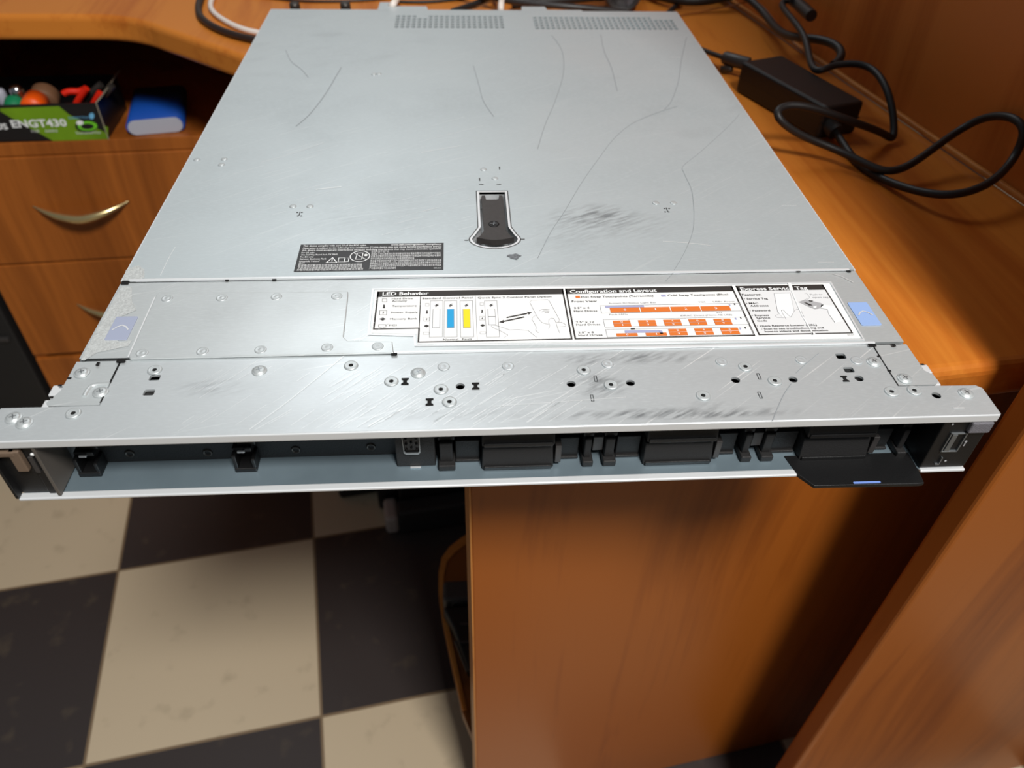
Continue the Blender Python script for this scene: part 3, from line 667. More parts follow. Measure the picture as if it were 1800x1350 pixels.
sp_f = [(780, 645), (893, 644), (1068, 640), (1268, 636), (1408, 633), (1506, 634)]
proto_copy('pressed_rivet', dim, M['metal_front'], [(*at(x, y, 0)[:2], 0) for x, y in sp_f])
sp_l = [(346, 281), (394, 280), (389, 290), (515, 363), (545, 363), (1153, 357), (1184, 357), (657, 131), (666, 130), (850, 298), (870, 314)]
proto_copy('pressed_rivet', MB().ring((0, 0, 0), [(.0024, .0), (.0020, .0004), (.0010, .0005), (.0001, .0005)], 16), M['metal_mid'], [(*at(x, y, .0006)[:2], .0006) for x, y in sp_l])
prv = MB().ring((0, 0, 0), [(.0037, .0), (.0034, .0006), (.0026, .0008), (.0019, .0003), (.0015, .0007), (.0012, .0004)], 22)
prv.add([(.0012*math.cos(k*math.pi/6), .0012*math.sin(k*math.pi/6), .00042) for k in range(12)], [tuple(range(12))], 1)
proto_copy('pierced_rivet', prv, [M['metal_mid'], M['void']], [(*at(x, y, 0)[:2], 0) for x, y in riv_open])
def screw_mb(r=.0031):
    mb = MB(); mb.ring((0, 0, 0), [(r*1.25, 0), (r*1.2, .0005), (r, .0002), (r*.95, .0009), (r*.7, .0012), (.0001, .0013)], 24, 0)
    for a0 in (0, math.pi/2):
        d = Vector((math.cos(a0+.4), math.sin(a0+.4)))*r*.5; mb.line([(-d.x, -d.y), (d.x, d.y)], .0005, .00135+a0*.00002, 1)
    return mb
proto_copy('cross_screw', screw_mb(), [M['metal_mid'], M['metal_dull']], [(*at(x, y, 0)[:2], 0) for x, y in ((24, 735), (43, 744), (177, 690), (144, 656), (735, 656), (1590, 666), (1536, 637), (1698, 692), (456, 652))])
hf = MB()
for x, y, s in ((712, 671, 1), (836, 679, 1), (755, 707, 1), (1485, 666, .9)): hf.flat(ishape(x, y, s), .0002)
for x, y, s in ((1047, 666, 0), (1041, 700, 0), (1334, 662, 0), (1336, 695, 0)):
    c = at(x, y); hf.line([(c.x-.0006, c.y-.0022), (c.x+.0006, c.y-.0022), (c.x+.0006, c.y+.0022), (c.x-.0006, c.y+.0022)], .00030, .0002, 0, True)
build_each(hf, 'cover_slot', M['void'])
cv = MB(); arc = [at(x, y) for x, y in ((148, 697), (152, 688), (158, 680), (166, 676), (180, 675), (193, 675))]
arc = [Vector((p.x, p.y, -.0004)) for p in arc]; S(tube('pressed_ridge', arc, .0013, M['metal_mid'], None))

# blue and grey touchpoints
for l, m_, lab in (([(213, 558), (238, 556), (219, 597), (182, 598)], M['touch_grey'], 'worn grey push pad'), ([(1490, 533), (1526, 531), (1549, 571), (1514, 572)], M['touch_blue'], 'light blue push pad')):
    q = pxs(l, .0008); cx = sum(p[0] for p in q)/4; cy = sum(p[1] for p in q)/4
    x0, x1, y0, y1 = min(p[0] for p in q), max(p[0] for p in q), min(p[1] for p in q), max(p[1] for p in q)
    w_ = .0058
    pd = S(MB().prism(rrect(cx-w_, cx+w_, y0, y1, .0008, 2), .0004, .0009).build('touch_pad', m_, None, .0002)); pd['label'] = lab
    ar = MB(); ar.line([(cx-.0042, cy-.0018), (cx-.0022, cy+.0010), (cx, cy+.0022), (cx+.0022, cy+.0010), (cx+.0042, cy-.0018)], .0008, .0011)
    o = ar.build('arrow', M['metal_edge'], None, fix=False); o.parent = pd; 

# worn, roughened patches at the left edge
wp = MB()
wp.flat(pxs([(222, 474), (243, 466), (254, 474), (254, 488), (238, 495), (214, 495)], .0007), .0007)
wp.flat(pxs([(214, 503), (232, 504), (232, 530), (240, 545), (214, 556), (196, 590), (210, 601), (232, 598), (226, 608), (198, 614), (170, 620), (148, 634), (142, 633), (170, 580), (190, 545)], .0006), .0006)
wp.flat(pxs([(460, 535), (488, 531), (492, 541), (474, 549), (458, 544)], .001), .00105)
build_each(wp, 'worn_patch', M['metal_worn'])

# scratches
rnd = random.Random(4)
dkm, ltm = MB(), MB()
def smooth(pts_, n=5):
    out = []
    for i in range(len(pts_)-1):
        p0 = Vector(pts_[max(0, i-1)]); p1 = Vector(pts_[i]); p2 = Vector(pts_[i+1]); p3 = Vector(pts_[min(len(pts_)-1, i+2)])
        for k in range(n):
            t = k/n; out.append(tuple(.5*((2*p1)+(p2-p0)*t+(2*p0-5*p1+4*p2-p3)*t*t+(-p0+3*p1-3*p2+p3)*t**3)))
    out.append(tuple(pts_[-1])); return out
HC = [at(x, y) for x, y in riv_open+((809, 679), (1004, 675), (1108, 673), (1293, 668), (1394, 667), (1510, 665), (1646, 695), (272, 664), (262, 690), (1478, 626), (1492, 650), (712, 671), (836, 679), (755, 707), (1485, 666), (735, 656), (456, 652))]
def scr(mb, l, w_, z=.0008):                 # a scratch stops at holes and rivets
    run = []
    for x, y in smooth(l, 9):
        p = at(x, y, z)
        if (abs(p.x) < .013 and .154 < p.y < .228) or (-.122 < p.x < -.031 and .130 < p.y < .162) or any((p.x-h.x)**2+(p.y-h.y)**2 < .0038**2 for h in HC):
            if len(run) > 1: mb.line(run, w_, z)
            run = []
        else: run.append((p.x, p.y))
    if len(run) > 1: mb.line(run, w_, z)
scr(dkm, [(945, 454), (967, 410), (992, 372), (1022, 322), (1055, 275), (1080, 243), (1110, 218), (1150, 200), (1190, 187)], .0004)
scr(dkm, [(1220, 372), (1216, 335), (1203, 305), (1201, 292), (1230, 268), (1270, 232), (1292, 210), (1300, 200)], .00035)
scr(dkm, [(1220, 372), (1218, 405), (1205, 440), (1185, 475)], .0003)
scr(dkm, [(1185, 478), (1170, 494)], .0003); scr(dkm, [(1088, 575), (1108, 560)], .0002)
scr(dkm, [(1207, 65), (1198, 105), (1192, 145), (1180, 178), (1168, 192)], .0006)
scr(dkm, [(600, 118), (590, 135), (572, 165), (545, 200), (520, 222)], .0007)
scr(dkm, [(502, 88), (512, 108), (530, 122), (542, 136)], .0005)
scr(dkm, [(970, 62), (988, 90), (990, 130), (975, 180), (958, 220), (945, 262)], .0005)
scr(dkm, [(1056, 60), (1062, 90), (1075, 120), (1085, 160)], .0006); scr(dkm, [(832, 115), (842, 150), (850, 178), (868, 205)], .0005)
scr(dkm, [(1398, 665), (1380, 690), (1368, 715), (1358, 740)], .0003, .0003); scr(dkm, [(1440, 620), (1405, 650), (1385, 672)], .00025, .0003)
build_each(dkm, 'dark_scratch', M['scratch_dark'])
scr(ltm, [(438, 755), (500, 710), (560, 662), (605, 625)], .00028, .0003); scr(ltm, [(630, 598), (700, 560)], .0002, .0011)
scr(ltm, [(455, 607), (510, 572), (570, 535), (600, 517)], .0003, .0011); scr(ltm, [(350, 700), (420, 655), (455, 632)], .0002, .0003)
scr(ltm, [(866, 714), (1000, 705), (1100, 698)], .0002, .0003); scr(ltm, [(282, 484), (296, 455), (308, 434)], .0003)
scr(ltm, [(740, 268), (775, 262), (810, 256)], .0005); scr(ltm, [(555, 333), (600, 328)], .0008); scr(ltm, [(460, 285), (520, 268), (570, 250)], .0003)
scr(ltm, [(1165, 424), (1220, 428), (1250, 432)], .0005); scr(ltm, [(1374, 361), (1400, 361)], .0004); scr(ltm, [(1437, 461), (1466, 461)], .0004); scr(ltm, [(1178, 100), (1196, 101)], .0006)
scr(ltm, [(1464, 481), (1480, 486), (1500, 496)], .0003, .0011); scr(ltm, [(1676, 717), (1695, 717)], .0006, .0003)
for i in range(120):     # bundles of parallel scratches towards the front edge
    x = rnd.uniform(300, 1000) if i % 2 else rnd.uniform(560, 860); y = rnd.uniform(650, 750); l_ = rnd.uniform(20, 70); dy = .62+rnd.gauss(0, .05)
    y0 = min(y+l_*dy*.5, 771-x*.029-2); y1 = y0-l_*dy
    if y1 < 630: continue
    scr(ltm, [(x, y0), (x+l_*.5, (y0+y1)/2), (x+l_, y1)], rnd.uniform(.00008, .0002), .0003)
for i in range(40):
    x = rnd.uniform(260, 680); y = rnd.uniform(530, 600); l_ = rnd.uniform(20, 80); scr(ltm, [(x, y+12), (x+l_*.5, y+12-l_*.3), (x+l_, y+12-l_*.6)], rnd.uniform(.00007, .00014), .0011)
for i in range(46):
    x = rnd.uniform(380, 820); y = rnd.uniform(210, 410); l_ = rnd.uniform(20, 70)
    if x < 250+(500-y)*.62+30: continue
    scr(ltm, [(x, y+8), (x+l_*.5, y+8-l_*.14), (x+l_, y+8-l_*.27)], rnd.uniform(.00010, .00022), .0008)
S(ltm.build('light_scratches', M['scratch_light'], None, fix=False))['kind'] = 'stuff'
sg = MB(); c = at(904, 453)
sg.flat([(c.x+.0038*math.cos(t)*(1+.25*math.sin(3*t)+.1*math.sin(7*t)), c.y+.0030*math.sin(t)*(1+.2*math.cos(5*t))) for t in [k*math.pi/14 for k in range(28)]], .0009)
S(sg.build('glue_spot', M['smudge'], None, fix=False))

# --- black regulatory label
RX0, RX1, RY0, RY1 = -.1205, -.0327, .1313, .1607
rl = S(MB().box(RX0, RX1, RY0, RY1, .0006, .0009).build('regulatory_label', M['lbl_black'], None)); 
tx = MB(); z = .00105; H = RY1-RY0
def T(s, u0, u1, v, h, bold=0.0): text_into(tx, s, RX0+u0*(RX1-RX0), RX0+u1*(RX1-RX0), RY1-v*H, RY1-v*H+h*H, z, 0, bold)
T('This device complies with part 15 of the FCC rules.', .02, .46, .092, .062, .02); T('www.dell.com/regulatory_compliance', .63, .985, .085, .062, .02)
T('Operation is subject to the following two conditions: (1) this device may not cause harmful interference and (2)', .02, .985, .175, .060, .012)
T('this device must accept any interference received, including interference that may cause undesirable operation.', .02, .985, .262, .060, .012)
T('For US only:', .02, .11, .345, .055, .012); T('One Dell Way, Round Rock, TX 78682', .02, .27, .425, .055, .012); T('For EU only:', .02, .11, .505, .055, .012)
T('Raheen Business Park', .02, .20, .585, .055, .012); T('Limerick, Ireland', .02, .155, .665, .055, .012)
import itertools
cjk = '此为级产品在生活环境中该可能会造成无线电干扰这种情况下需要用户对其采取切实可行的措施警告使用者甲类信息技术设备居住环境中使用时可能会造成射频扰动声明'
rows = ((.745, .02, .06, 2), (.825, .02, .45, 22), (.905, .02, .45, 22), (.980, .02, .46, 23))
for k, (v, u0, u1, n_) in enumerate(rows): T(''.join(cjk[(k*13+i*3) % len(cjk)] for i in range(n_)), u0, u1, v, .062)
for k in range(8):
    n_ = (8, 32, 32, 20, 34, 34, 34, 13)[k]; u1 = (.62, .98, .98, .80, .985, .985, .985, .68)[k]
    T(''.join(cjk[(k*11+i*5) % len(cjk)] for i in range(n_)), .50, u1, .345+k*.088, .062)
T('0K0A', .935, .985, .975, .045)
mx = lambda uu, v: (RX0+uu*(RX1-RX0), RY1-v*H)
tri = [mx(.205, .70), mx(.275, .70), mx(.240, .52)]; tx.line(tri, .0006, z, 0, True); tx.line([mx(.24, .57), mx(.24, .66)], .0005, z)
tx.line([mx(.283, .68), mx(.283, .53), mx(.33, .53), mx(.352, .56), mx(.352, .53)], .0004, z); tx.line([mx(.283, .68), mx(.325, .68)], .0004, z); tx.line([mx(.325, .68), mx(.325, .53), mx(.352, .55), mx(.352, .67), mx(.325, .68)], .0005, z)
cc_ = mx(.425, .48); tx.line([(cc_[0]+.0058*math.cos(t*math.pi/16), cc_[1]+.0058*math.sin(t*math.pi/16)) for t in range(32)], .0006, z, 0, True)
tx.line([(cc_[0]-.0042, cc_[1]+.004), (cc_[0]+.0042, cc_[1]-.004)], .0005, z); tx.line([(cc_[0]-.0024, cc_[1]-.0033), (cc_[0]-.0018, cc_[1]+.0035), (cc_[0]+.0016, cc_[1]+.0036), (cc_[0]+.0013, cc_[1]-.0033)], .0005, z, 0, True)
tx.flat(circ((cc_[0]+.0035, cc_[1]+.0012), .0011, 12, 1.2), z)
o = tx.build('label_print', M['white'], None, fix=False); o.parent = rl

# --- white service label
zl = .0007
sl_out = pxs([(659, 510), (1458, 498), (1513, 594), (734, 604.5), (732, 587), (652, 585)], zl)
sl = S(MB().prism(sl_out, .0004, zl).build('service_label', M['paper'], None))
LP = MB(); INK, GRY, ORG, BLU, YEL, LIL, WHT, DIM = range(8); z1, z2, z3, z4 = zl+.0001, zl+.00022, zl+.00032, zl+.00042
def za(x, y): return (640+x/9, 490+y/9)
def zb(x, y): return (820+x/9, 490+y/9)
def zc(x, y): return (990+x/9, 490+y/9)
def zd(x, y): return (1150+x/9, 490+y/9)
def ze(x, y): return (1290+x/7.5, 490+y/7.5)
def mm(f, l): return [tuple(at(*f(x, y), zl)[:2]) for x, y in l]
def LF(f, l, mi, z=z1): LP.flat(mm(f, l), z, mi)
def LL(f, l, w_=.00022, mi=INK, closed=False, z=z2): LP.line(mm(f, l), w_, z, mi, closed)
def LR(f, x0, y0, x1, y1, mi, z=z1):          # upright rectangle whose left-bottom/right-top corners are measured
    a1 = at(*f(x0, y1), zl); b1 = at(*f(x1, y0), zl); LP.flat([(a1.x, a1.y), (b1.x, a1.y), (b1.x, b1.y), (a1.x, b1.y)], z, mi)
def TT(f, s, x0, x1, yb0, yb1, h, mi=INK, bold=0.0):   # baseline from (x0,yb0) to (x1,yb1), cap height h zoom px
    a1 = at(*f(x0, yb0), zl); b1 = at(*f(x1, yb1), zl); t1 = at(*f(x0, yb0-h), zl)
    text_into(LP, s, a1.x, b1.x, (a1.y+b1.y)/2, (a1.y+b1.y)/2+(t1.y-a1.y), z3, mi, bold)
# section 1 + 2: LED Behavior and the control panels
YT, YH, YB = .1100, .1040, .0640
x_s0 = -.0694; x_m = at(*za(895, 400), zl).x; x_e = at(*zb(1600, 560), zl).x
x1r = at(*zb(1525, 170), zl).x; yb_small = at(*za(160, 797), zl).y
tl = at(*za(215, 205), zl); tr = at(*zb(1525, 172), zl); hb = at(*za(220, 292), zl)
LP.flat([(tl.x, hb.y), (tr.x, hb.y), (tr.x, tl.y), (tl.x, tl.y)], z1, INK)
YTOP = tl.y; YHB = hb.y
bl = at(*za(160, 797), zl); xm = at(*za(860, 1000), zl).x; ybt = at(*za(860, 1003), zl).y
LP.line([(tl.x+.0003, YTOP), (tl.x+.0003, bl.y), (xm, bl.y), (xm, ybt), (tr.x-.0002, ybt), (tr.x-.0002, YTOP)], .0009, z1, INK)
LP.line([(xm, YHB), (xm, bl.y)], .0005, z1, INK); xq = at(*za(1762, 300), zl).x; LP.line([(xq, YHB), (xq, ybt)], .0003, z1, GRY)
TT(za, 'LED Behavior', 290, 1025, 270, 262, 52, WHT, .028)
for s, x0, x1, y_, h_ in (('Hard Drive', 440, 770, 332, 24), ('Activity', 440, 680, 370, 24), ('Temperature', 440, 830, 448, 26), ('Power Supply', 425, 850, 550, 26), ('Memory Bank', 412, 840, 652, 26), ('PCI', 395, 515, 756, 26)):
    TT(za, s, x0, x1, y_, y_-3, h_, INK, .0)
def icons(f, xs, w_, k=1.0, col=GRY):
    (x0, y0), (x1, y1), (x2, y2), (x3, y3), (x4, y4) = xs
    LL(f, [(x0-w_*.32, y0-24*k), (x0+w_*.32, y0-24*k), (x0+w_*.32, y0+24*k), (x0-w_*.32, y0+24*k)], .0002, col, True)
    LF(f, [(x1-10*k, y1-26*k), (x1+12*k, y1-26*k), (x1+12*k, y1+8*k), (x1+20*k, y1+18*k), (x1+10*k, y1+30*k), (x1-14*k, y1+30*k), (x1-20*k, y1+18*k), (x1-10*k, y1+8*k)], INK, z2)
    LL(f, [(x2-w_*.5, y2-34*k), (x2+w_*.5, y2-34*k), (x2+w_*.46, y2+34*k), (x2-w_*.52, y2+34*k)], .0002, col, True); LL(f, [(x2+10*k, y2-16*k), (x2-8*k, y2+2*k), (x2+8*k, y2+2*k), (x2-8*k, y2+20*k)], .00025, INK)
    LF(f, [(x3-w_*.5, y3), (x3, y3-22*k), (x3+w_*.5, y3), (x3, y3+26*k)], INK, z2)
    LL(f, [(x4-w_*.55, y4-20*k), (x4+w_*.55, y4-20*k), (x4+w_*.5, y4+20*k), (x4-w_*.55, y4+20*k)], .00018, col, True)
icons(za, ((325, 345), (315, 440), (305, 540), (295, 640), (290, 750)), 110, 1.0, INK)
icons(za, ((1000, 415), (995, 528), (990, 642), (988, 750), (985, 868)), 86, .9)
icons(zb, ((243, 402), (247, 515), (250, 628), (257, 740), (262, 860)), 84, .85)
TT(za, 'Standard Control Panel', 922, 1715, 328, 318, 26, INK, .0); TT(za, 'Normal', 1250, 1490, 980, 977, 28, INK, .0); TT(za, 'Fault', 1550, 1710, 976, 973, 28, INK, .0)
TT(zb, 'Quick Sync 2 Control Panel Option', 180, 1345, 318, 300, 26, INK, .0)
for f, xt, xb, c_ in ((za, 1148, 1138, WHT), (za, 1370, 1368, BLU), (za, 1620, 1628, YEL), (zb, 390, 415, WHT)):
    X = at(*f((xt+xb)/2, 640), zl).x; y0 = at(*f(xt, 352), zl).y; y1 = at(*f(xb, 925), zl).y; ym0 = at(*f(xt, 482), zl).y; ym1 = at(*f(xb, 782), zl).y
    LP.line([(X-.0035, y0), (X+.0035, y0), (X+.0035, y1), (X-.0035, y1)], .00028, z2, GRY, True)
    if f is zb: ym1 = at(*f(xb, 735), zl).y
    LP.flat([(X-.0021, ym1), (X+.0021, ym1), (X+.0021, ym0), (X-.0021, ym0)], z2, GRY)
    LP.flat([(X-.0018, ym1+.0002), (X+.0018, ym1+.0002), (X+.0018, ym0-.0002), (X-.0018, ym0-.0002)], z3, c_)
    if f is zb: LP.line([(X-.002, (ym0+ym1)/2), (X+.002, (ym0+ym1)/2)], .0003, z4, INK)
    LP.line([(X+.0009, y0-.0030), (X-.0006, y0-.0043), (X+.0008, y0-.0043), (X-.0006, y0-.0056)], .0005, z3, INK)
# arrows, phone and hands
LL(zb, [(635, 618), (960, 552)], .0010, INK); LF(zb, [(955, 525), (1035, 538), (985, 570)], INK, z2); LL(zb, [(915, 608), (590, 678)], .0010, INK); LF(zb, [(590, 655), (512, 690), (590, 705)], INK, z2)
LL(zb, [(1000, 375), (1030, 345), (1285, 335), (1310, 355), (1470, 650), (1465, 685), (1440, 690)], .0002, GRY); LL(zb, [(1000, 375), (1100, 570), (1150, 650), (1200, 700), (1300, 725)], .0002, GRY)
for k in range(3): LL(zb, [(1150+k*40, 510+k*20), (1190+k*35, 490+k*22), (1250+k*20, 485+k*26), (1315-k*5, 492+k*26)], .00035, GRY)
LL(zb, [(1300, 800), (1318, 740), (1300, 700), (1305, 650), (1340, 625), (1380, 630), (1410, 680), (1440, 780), (1475, 860)], .0002, GRY); LL(zb, [(1410, 690), (1500, 690), (1550, 715), (1575, 740), (1560, 758), (1430, 765)], .0002, GRY)
LL(zb, [(1100, 580), (1050, 610), (1035, 650), (1070, 700), (1105, 770), (1095, 820), (1140, 860)], .0002, GRY)
LL(zb, [(400, 735), (455, 740), (560, 770), (685, 815), (800, 808), (975, 822), (1110, 930)], .0002, GRY); LL(zb, [(400, 735), (395, 762), (450, 790), (560, 840), (655, 895), (585, 940)], .0002, GRY)
# section 3: configuration
def section(f0, tlp, brp, hbp):
    a1 = at(*f0(*tlp), zl); return a1
x3a = at(*zc(28, 165), zl).x+.0002; x3b = at(*zd(1250, 130), zl).x-.0006; y3b = at(*zc(185, 967), zl).y
LP.flat([(x3a, YHB), (x3b, YHB), (x3b, YTOP), (x3a, YTOP)], z1, INK); LP.line([(x3a+.0003, YTOP), (x3a+.0003, ybt), (x3b-.0003, ybt), (x3b-.0003, YTOP)], .0009, z1, INK)
TT(zc, 'Configuration and Layout', 108, 1480, 235, 212, 50, WHT, .028)
TT(zc, 'Hot Swap Touchpoints (Terracotta)', 290, 1430, 305, 290, 28, INK, .0); TT(zd, 'Cold Swap Touchpoints (Blue)', 215, 1175, 278, 268, 28, INK, .0)
LR(zc, 198, 270, 262, 308, ORG); LR(zd, 115, 252, 178, 285, LIL)
TT(zc, 'Front View', 140, 535, 378, 372, 30, INK, .0)
for s, x0, x1, y_ in (('3.5" x 4', 175, 415, 482), ('Hard Drives', 172, 540, 530), ('2.5" x 10', 205, 490, 705), ('Hard Drives', 210, 590, 745), ('2.5" x 8', 240, 485, 870), ('Hard Drives', 245, 625, 912)):
    TT(zc, s, x0, x1, y_, y_-4, 28, INK, .0)
TT(zc, 'System ID/Status Light Bar', 725, 1475, 403, 393, 22, GRY); TT(zd, 'VGA', 705, 815, 383, 382, 22, GRY); TT(zd, 'USBs', 935, 1080, 378, 376, 22, GRY); TT(zd, 'Power', 1115, 1280, 376, 374, 22, GRY)
TT(zc, 'Fault LEDs', 735, 1022, 582, 578, 22, GRY); TT(zd, 'iDRAC Direct (Micro-AB USB)', 420, 1235, 600, 585, 24, GRY); TT(zd, 'EST', 995, 1085, 552, 550, 22, GRY)
def outline(f0, p0, f1, p1):
    a1 = at(*f0(*p0), zl); b1 = at(*f1(*p1), zl); LP.line([(a1.x, a1.y), (b1.x, a1.y), (b1.x, b1.y), (a1.x, b1.y)], .0003, z2, GRY, True); return a1, b1
xc0 = at(*zc(580, 430), zl).x
for (ya, yb_) in ((430, 548), (650, 770), (808, 932)):
    ya_, yb2 = at(*zc(620, ya), zl).y, at(*zc(640, yb_), zl).y; xr = at(*zd(1390, 560), zl).x+.0012
    LP.line([(xc0, ya_), (xr, ya_), (xr, yb2), (xc0, yb2)], .0003, z2, GRY, True); LP.line([(xr-.003, ya_), (xr-.003, ya_-.0016)], .0006, z2, INK); LP.line([(xr-.006, ya_-.0006), (xr-.006, ya_-.0022)], .0008, z2, LIL)
xo0 = at(*zc(735, 500), zl).x; xo1 = at(*zd(1215, 480), zl).x; yy0, yy1 = at(*zc(735, 465), zl).y, at(*zc(735, 540), zl).y
for k in range(4):
    w4 = (xo1-xo0)/4; LP.flat([(xo0+k*w4+.0003, yy1), (xo0+(k+1)*w4-.0003, yy1), (xo0+(k+1)*w4-.0003, yy0), (xo0+k*w4+.0003, yy0)], z2, ORG)
    text_into(LP, str(k), xo0+(k+.5)*w4-(.0003 if k == 1 else .0007), xo0+(k+.5)*w4+(.0003 if k == 1 else .0007), (yy0+yy1)/2-.0009, (yy0+yy1)/2+.0009, z4, WHT, .01)
LP.flat([(xo0-.002, yy0+.0001), (xo0+(xo1-xo0)*.29, yy0+.0001), (xo0+(xo1-xo0)*.29, yy0+.0018), (xo0-.002, yy0+.0018)], z2, LIL)
def bank(y_t, y_b, xs, nums, split):
    for (xa, xb), (n0, n1) in zip(xs, nums):
        ym = (y_t+y_b)/2; LP.flat([(xa, y_b), (xb, y_b), (xb, y_t), (xa, y_t)], z2, ORG)
        if split: LP.line([(xa, ym), (xb, ym)], .0002, z3, WHT if split > 1 else GRY)
        xc_ = (xa+xb)/2
        for n_, yc_ in ((n0, (y_t+ym)/2), (n1, (y_b+ym)/2)):
            if n_ is not None: text_into(LP, str(n_), xc_-(.0003 if n_ == 1 else .0006), xc_+(.0003 if n_ == 1 else .0006), yc_-.0007, yc_+.0007, z4, WHT, .01)
ya_, yb2 = at(*zc(790, 668), zl).y, at(*zc(800, 765), zl).y; xA = at(*zc(792, 710), zl).x; xB = at(*zd(1225, 690), zl).x; pit = (xB-xA+.0045)/5
bank(ya_, yb2, [(xA+k*pit, xA+(k+1)*pit-.0045) for k in range(5)], [(2*k, 2*k+1) for k in range(5)], 1)
ya_, yb2 = at(*zc(850, 815), zl).y, at(*zc(850, 918), zl).y; xa0 = at(*zc(845, 900), zl).x; w5 = at(*zc(1180, 897), zl).x-xa0
xb0 = at(*zd(235, 850), zl).x; xbe = at(*zd(1350, 850), zl).x; p3 = (xbe-xb0+.0045)/3
bank(ya_, yb2, [(xb0+k*p3, xb0+(k+1)*p3-.0045) for k in range(3)], [(2+2*k, 3+2*k) for k in range(3)], 2)
ymm = (ya_+yb2)/2-.0002
for k in range(2):
    xa = xa0+k*(w5+.0045); LP.flat([(xa, yb2), (xa+w5, yb2), (xa+w5, ymm), (xa, ymm)], z2, ORG); text_into(LP, str(k), xa+w5/2-(.0003 if k else .0006), xa+w5/2+(.0003 if k else .0006), (yb2+ymm)/2-.0007, (yb2+ymm)/2+.0007, z4, WHT, .01)
LP.flat([(xa0+.005, ymm+.0003), (xa0+2*w5+.001, ymm+.0003), (xa0+2*w5+.001, ya_-.0006), (xa0+.005, ya_-.0006)], z2, LIL); LP.flat([(xa0+w5*.75, ya_+.0002), (xa0+w5*.95, ya_+.0002), (xa0+w5*.95, ya_+.0012), (xa0+w5*.75, ya_+.0012)], z3, INK)
LP.flat([(xb0-.0052, yb2+.0015), (xb0-.0035, yb2+.0015), (xb0-.0035, ya_-.0012), (xb0-.0052, ya_-.0012)], z2, LIL)
# section 4: express service tag (the square code on the drawing is left out)
x4a = at(*ze(22, 105), zl).x+.0002; x4b = at(*ze(1565, 712), zl).x; 
LP.flat([(x4a, YHB), (x4b, YHB), (x4b, YTOP), (x4a, YTOP)], z1, INK); LP.line([(x4a+.0003, YTOP), (x4a+.0003, ybt+.0004), (x4b-.0003, ybt+.0004), (x4b-.0003, YTOP)], .0009, z1, INK)
LP.flat([(x4a+.0007, ybt+.0008), (x4b-.0007, ybt+.0008), (x4b-.0007, YHB), (x4a+.0007, YHB)], z1, DIM)
TT(ze, 'Express Service Tag', 92, 980, 158, 150, 42, WHT, .028)
for s, x0, x1, y_, b3 in (('Features:', 110, 365, 226, .02), ('• Service Tag', 135, 450, 280, .006), ('• MAC', 165, 325, 340, .006), ('Addresses', 220, 460, 372, .006), ('• Password', 210, 480, 435, .006), ('• Express', 240, 465, 498, .006), ('Service', 300, 480, 532, .006), ('Code', 312, 440, 570, .006), ('• Quick Resource Locator (QRL)', 305, 1100, 634, .006), ('- Scan to see troubleshooting and', 360, 1190, 672, .006), ('how-to videos and documentation', 410, 1245, 706, .006)):
    TT(ze, s, x0, x1, y_, y_-(x1-x0)*.008, 23, INK, b3)
TT(ze, 'Push to', 1010, 1170, 224, 220, 20, GRY); TT(ze, 'open tag', 1040, 1250, 262, 256, 20, GRY); TT(ze, '0K0A', 1500, 1590, 752, 750, 14, GRY)
LF(ze, [(530, 200), (740, 195), (790, 420), (760, 505), (640, 510), (575, 440)], WHT, z2); LL(ze, [(530, 195), (740, 190), (795, 430), (750, 510)], .0002, GRY); LL(ze, [(530, 195), (575, 440), (600, 462)], .0002, GRY)
LL(ze, [(750, 510), (690, 460), (650, 415), (625, 420), (640, 460), (690, 540)], .0002, GRY); LL(ze, [(600, 460), (545, 490), (570, 515), (665, 520)], .0002, GRY); LL(ze, [(795, 430), (830, 400), (890, 430), (940, 540)], .0002, GRY)
LF(ze, [(850, 310), (940, 275), (1150, 325), (1185, 345), (1130, 395), (1070, 405), (1000, 380)], GRY, z2); LF(ze, [(920, 315), (960, 322), (1040, 355), (990, 358)], INK, z3); LF(ze, [(985, 290), (1045, 295), (1030, 308), (990, 303)], INK, z3); LF(ze, [(1040, 372), (1090, 360), (1085, 390), (1055, 395)], WHT, z3)
LF(ze, [(1150, 345), (1310, 360), (1350, 400), (1430, 560), (1330, 585), (1250, 470), (1230, 405), (1140, 395)], WHT, z2); LL(ze, [(1140, 395), (1230, 405), (1250, 470), (1330, 580)], .0002, GRY); LL(ze, [(930, 205), (955, 190), (1000, 250), (975, 275), (950, 262)], .0002, GRY)
# scrape across the label
LL(ze, [(728, 60), (745, 110), (762, 165)], .0020, WHT, z=z4); LL(ze, [(765, 170), (800, 260), (860, 400), (905, 500), (960, 590), (1010, 680), (1040, 745)], .0008, WHT, z=z4); LL(ze, [(1032, 715), (1052, 740)], .0022, WHT, z=z4)
o = LP.build('label_print', [M['ink'], M['inklight'], M['orange'], M['blue'], M['yellow'], M['lilac'], M['white'], M['paper_dim']], None, fix=False); o.parent = sl

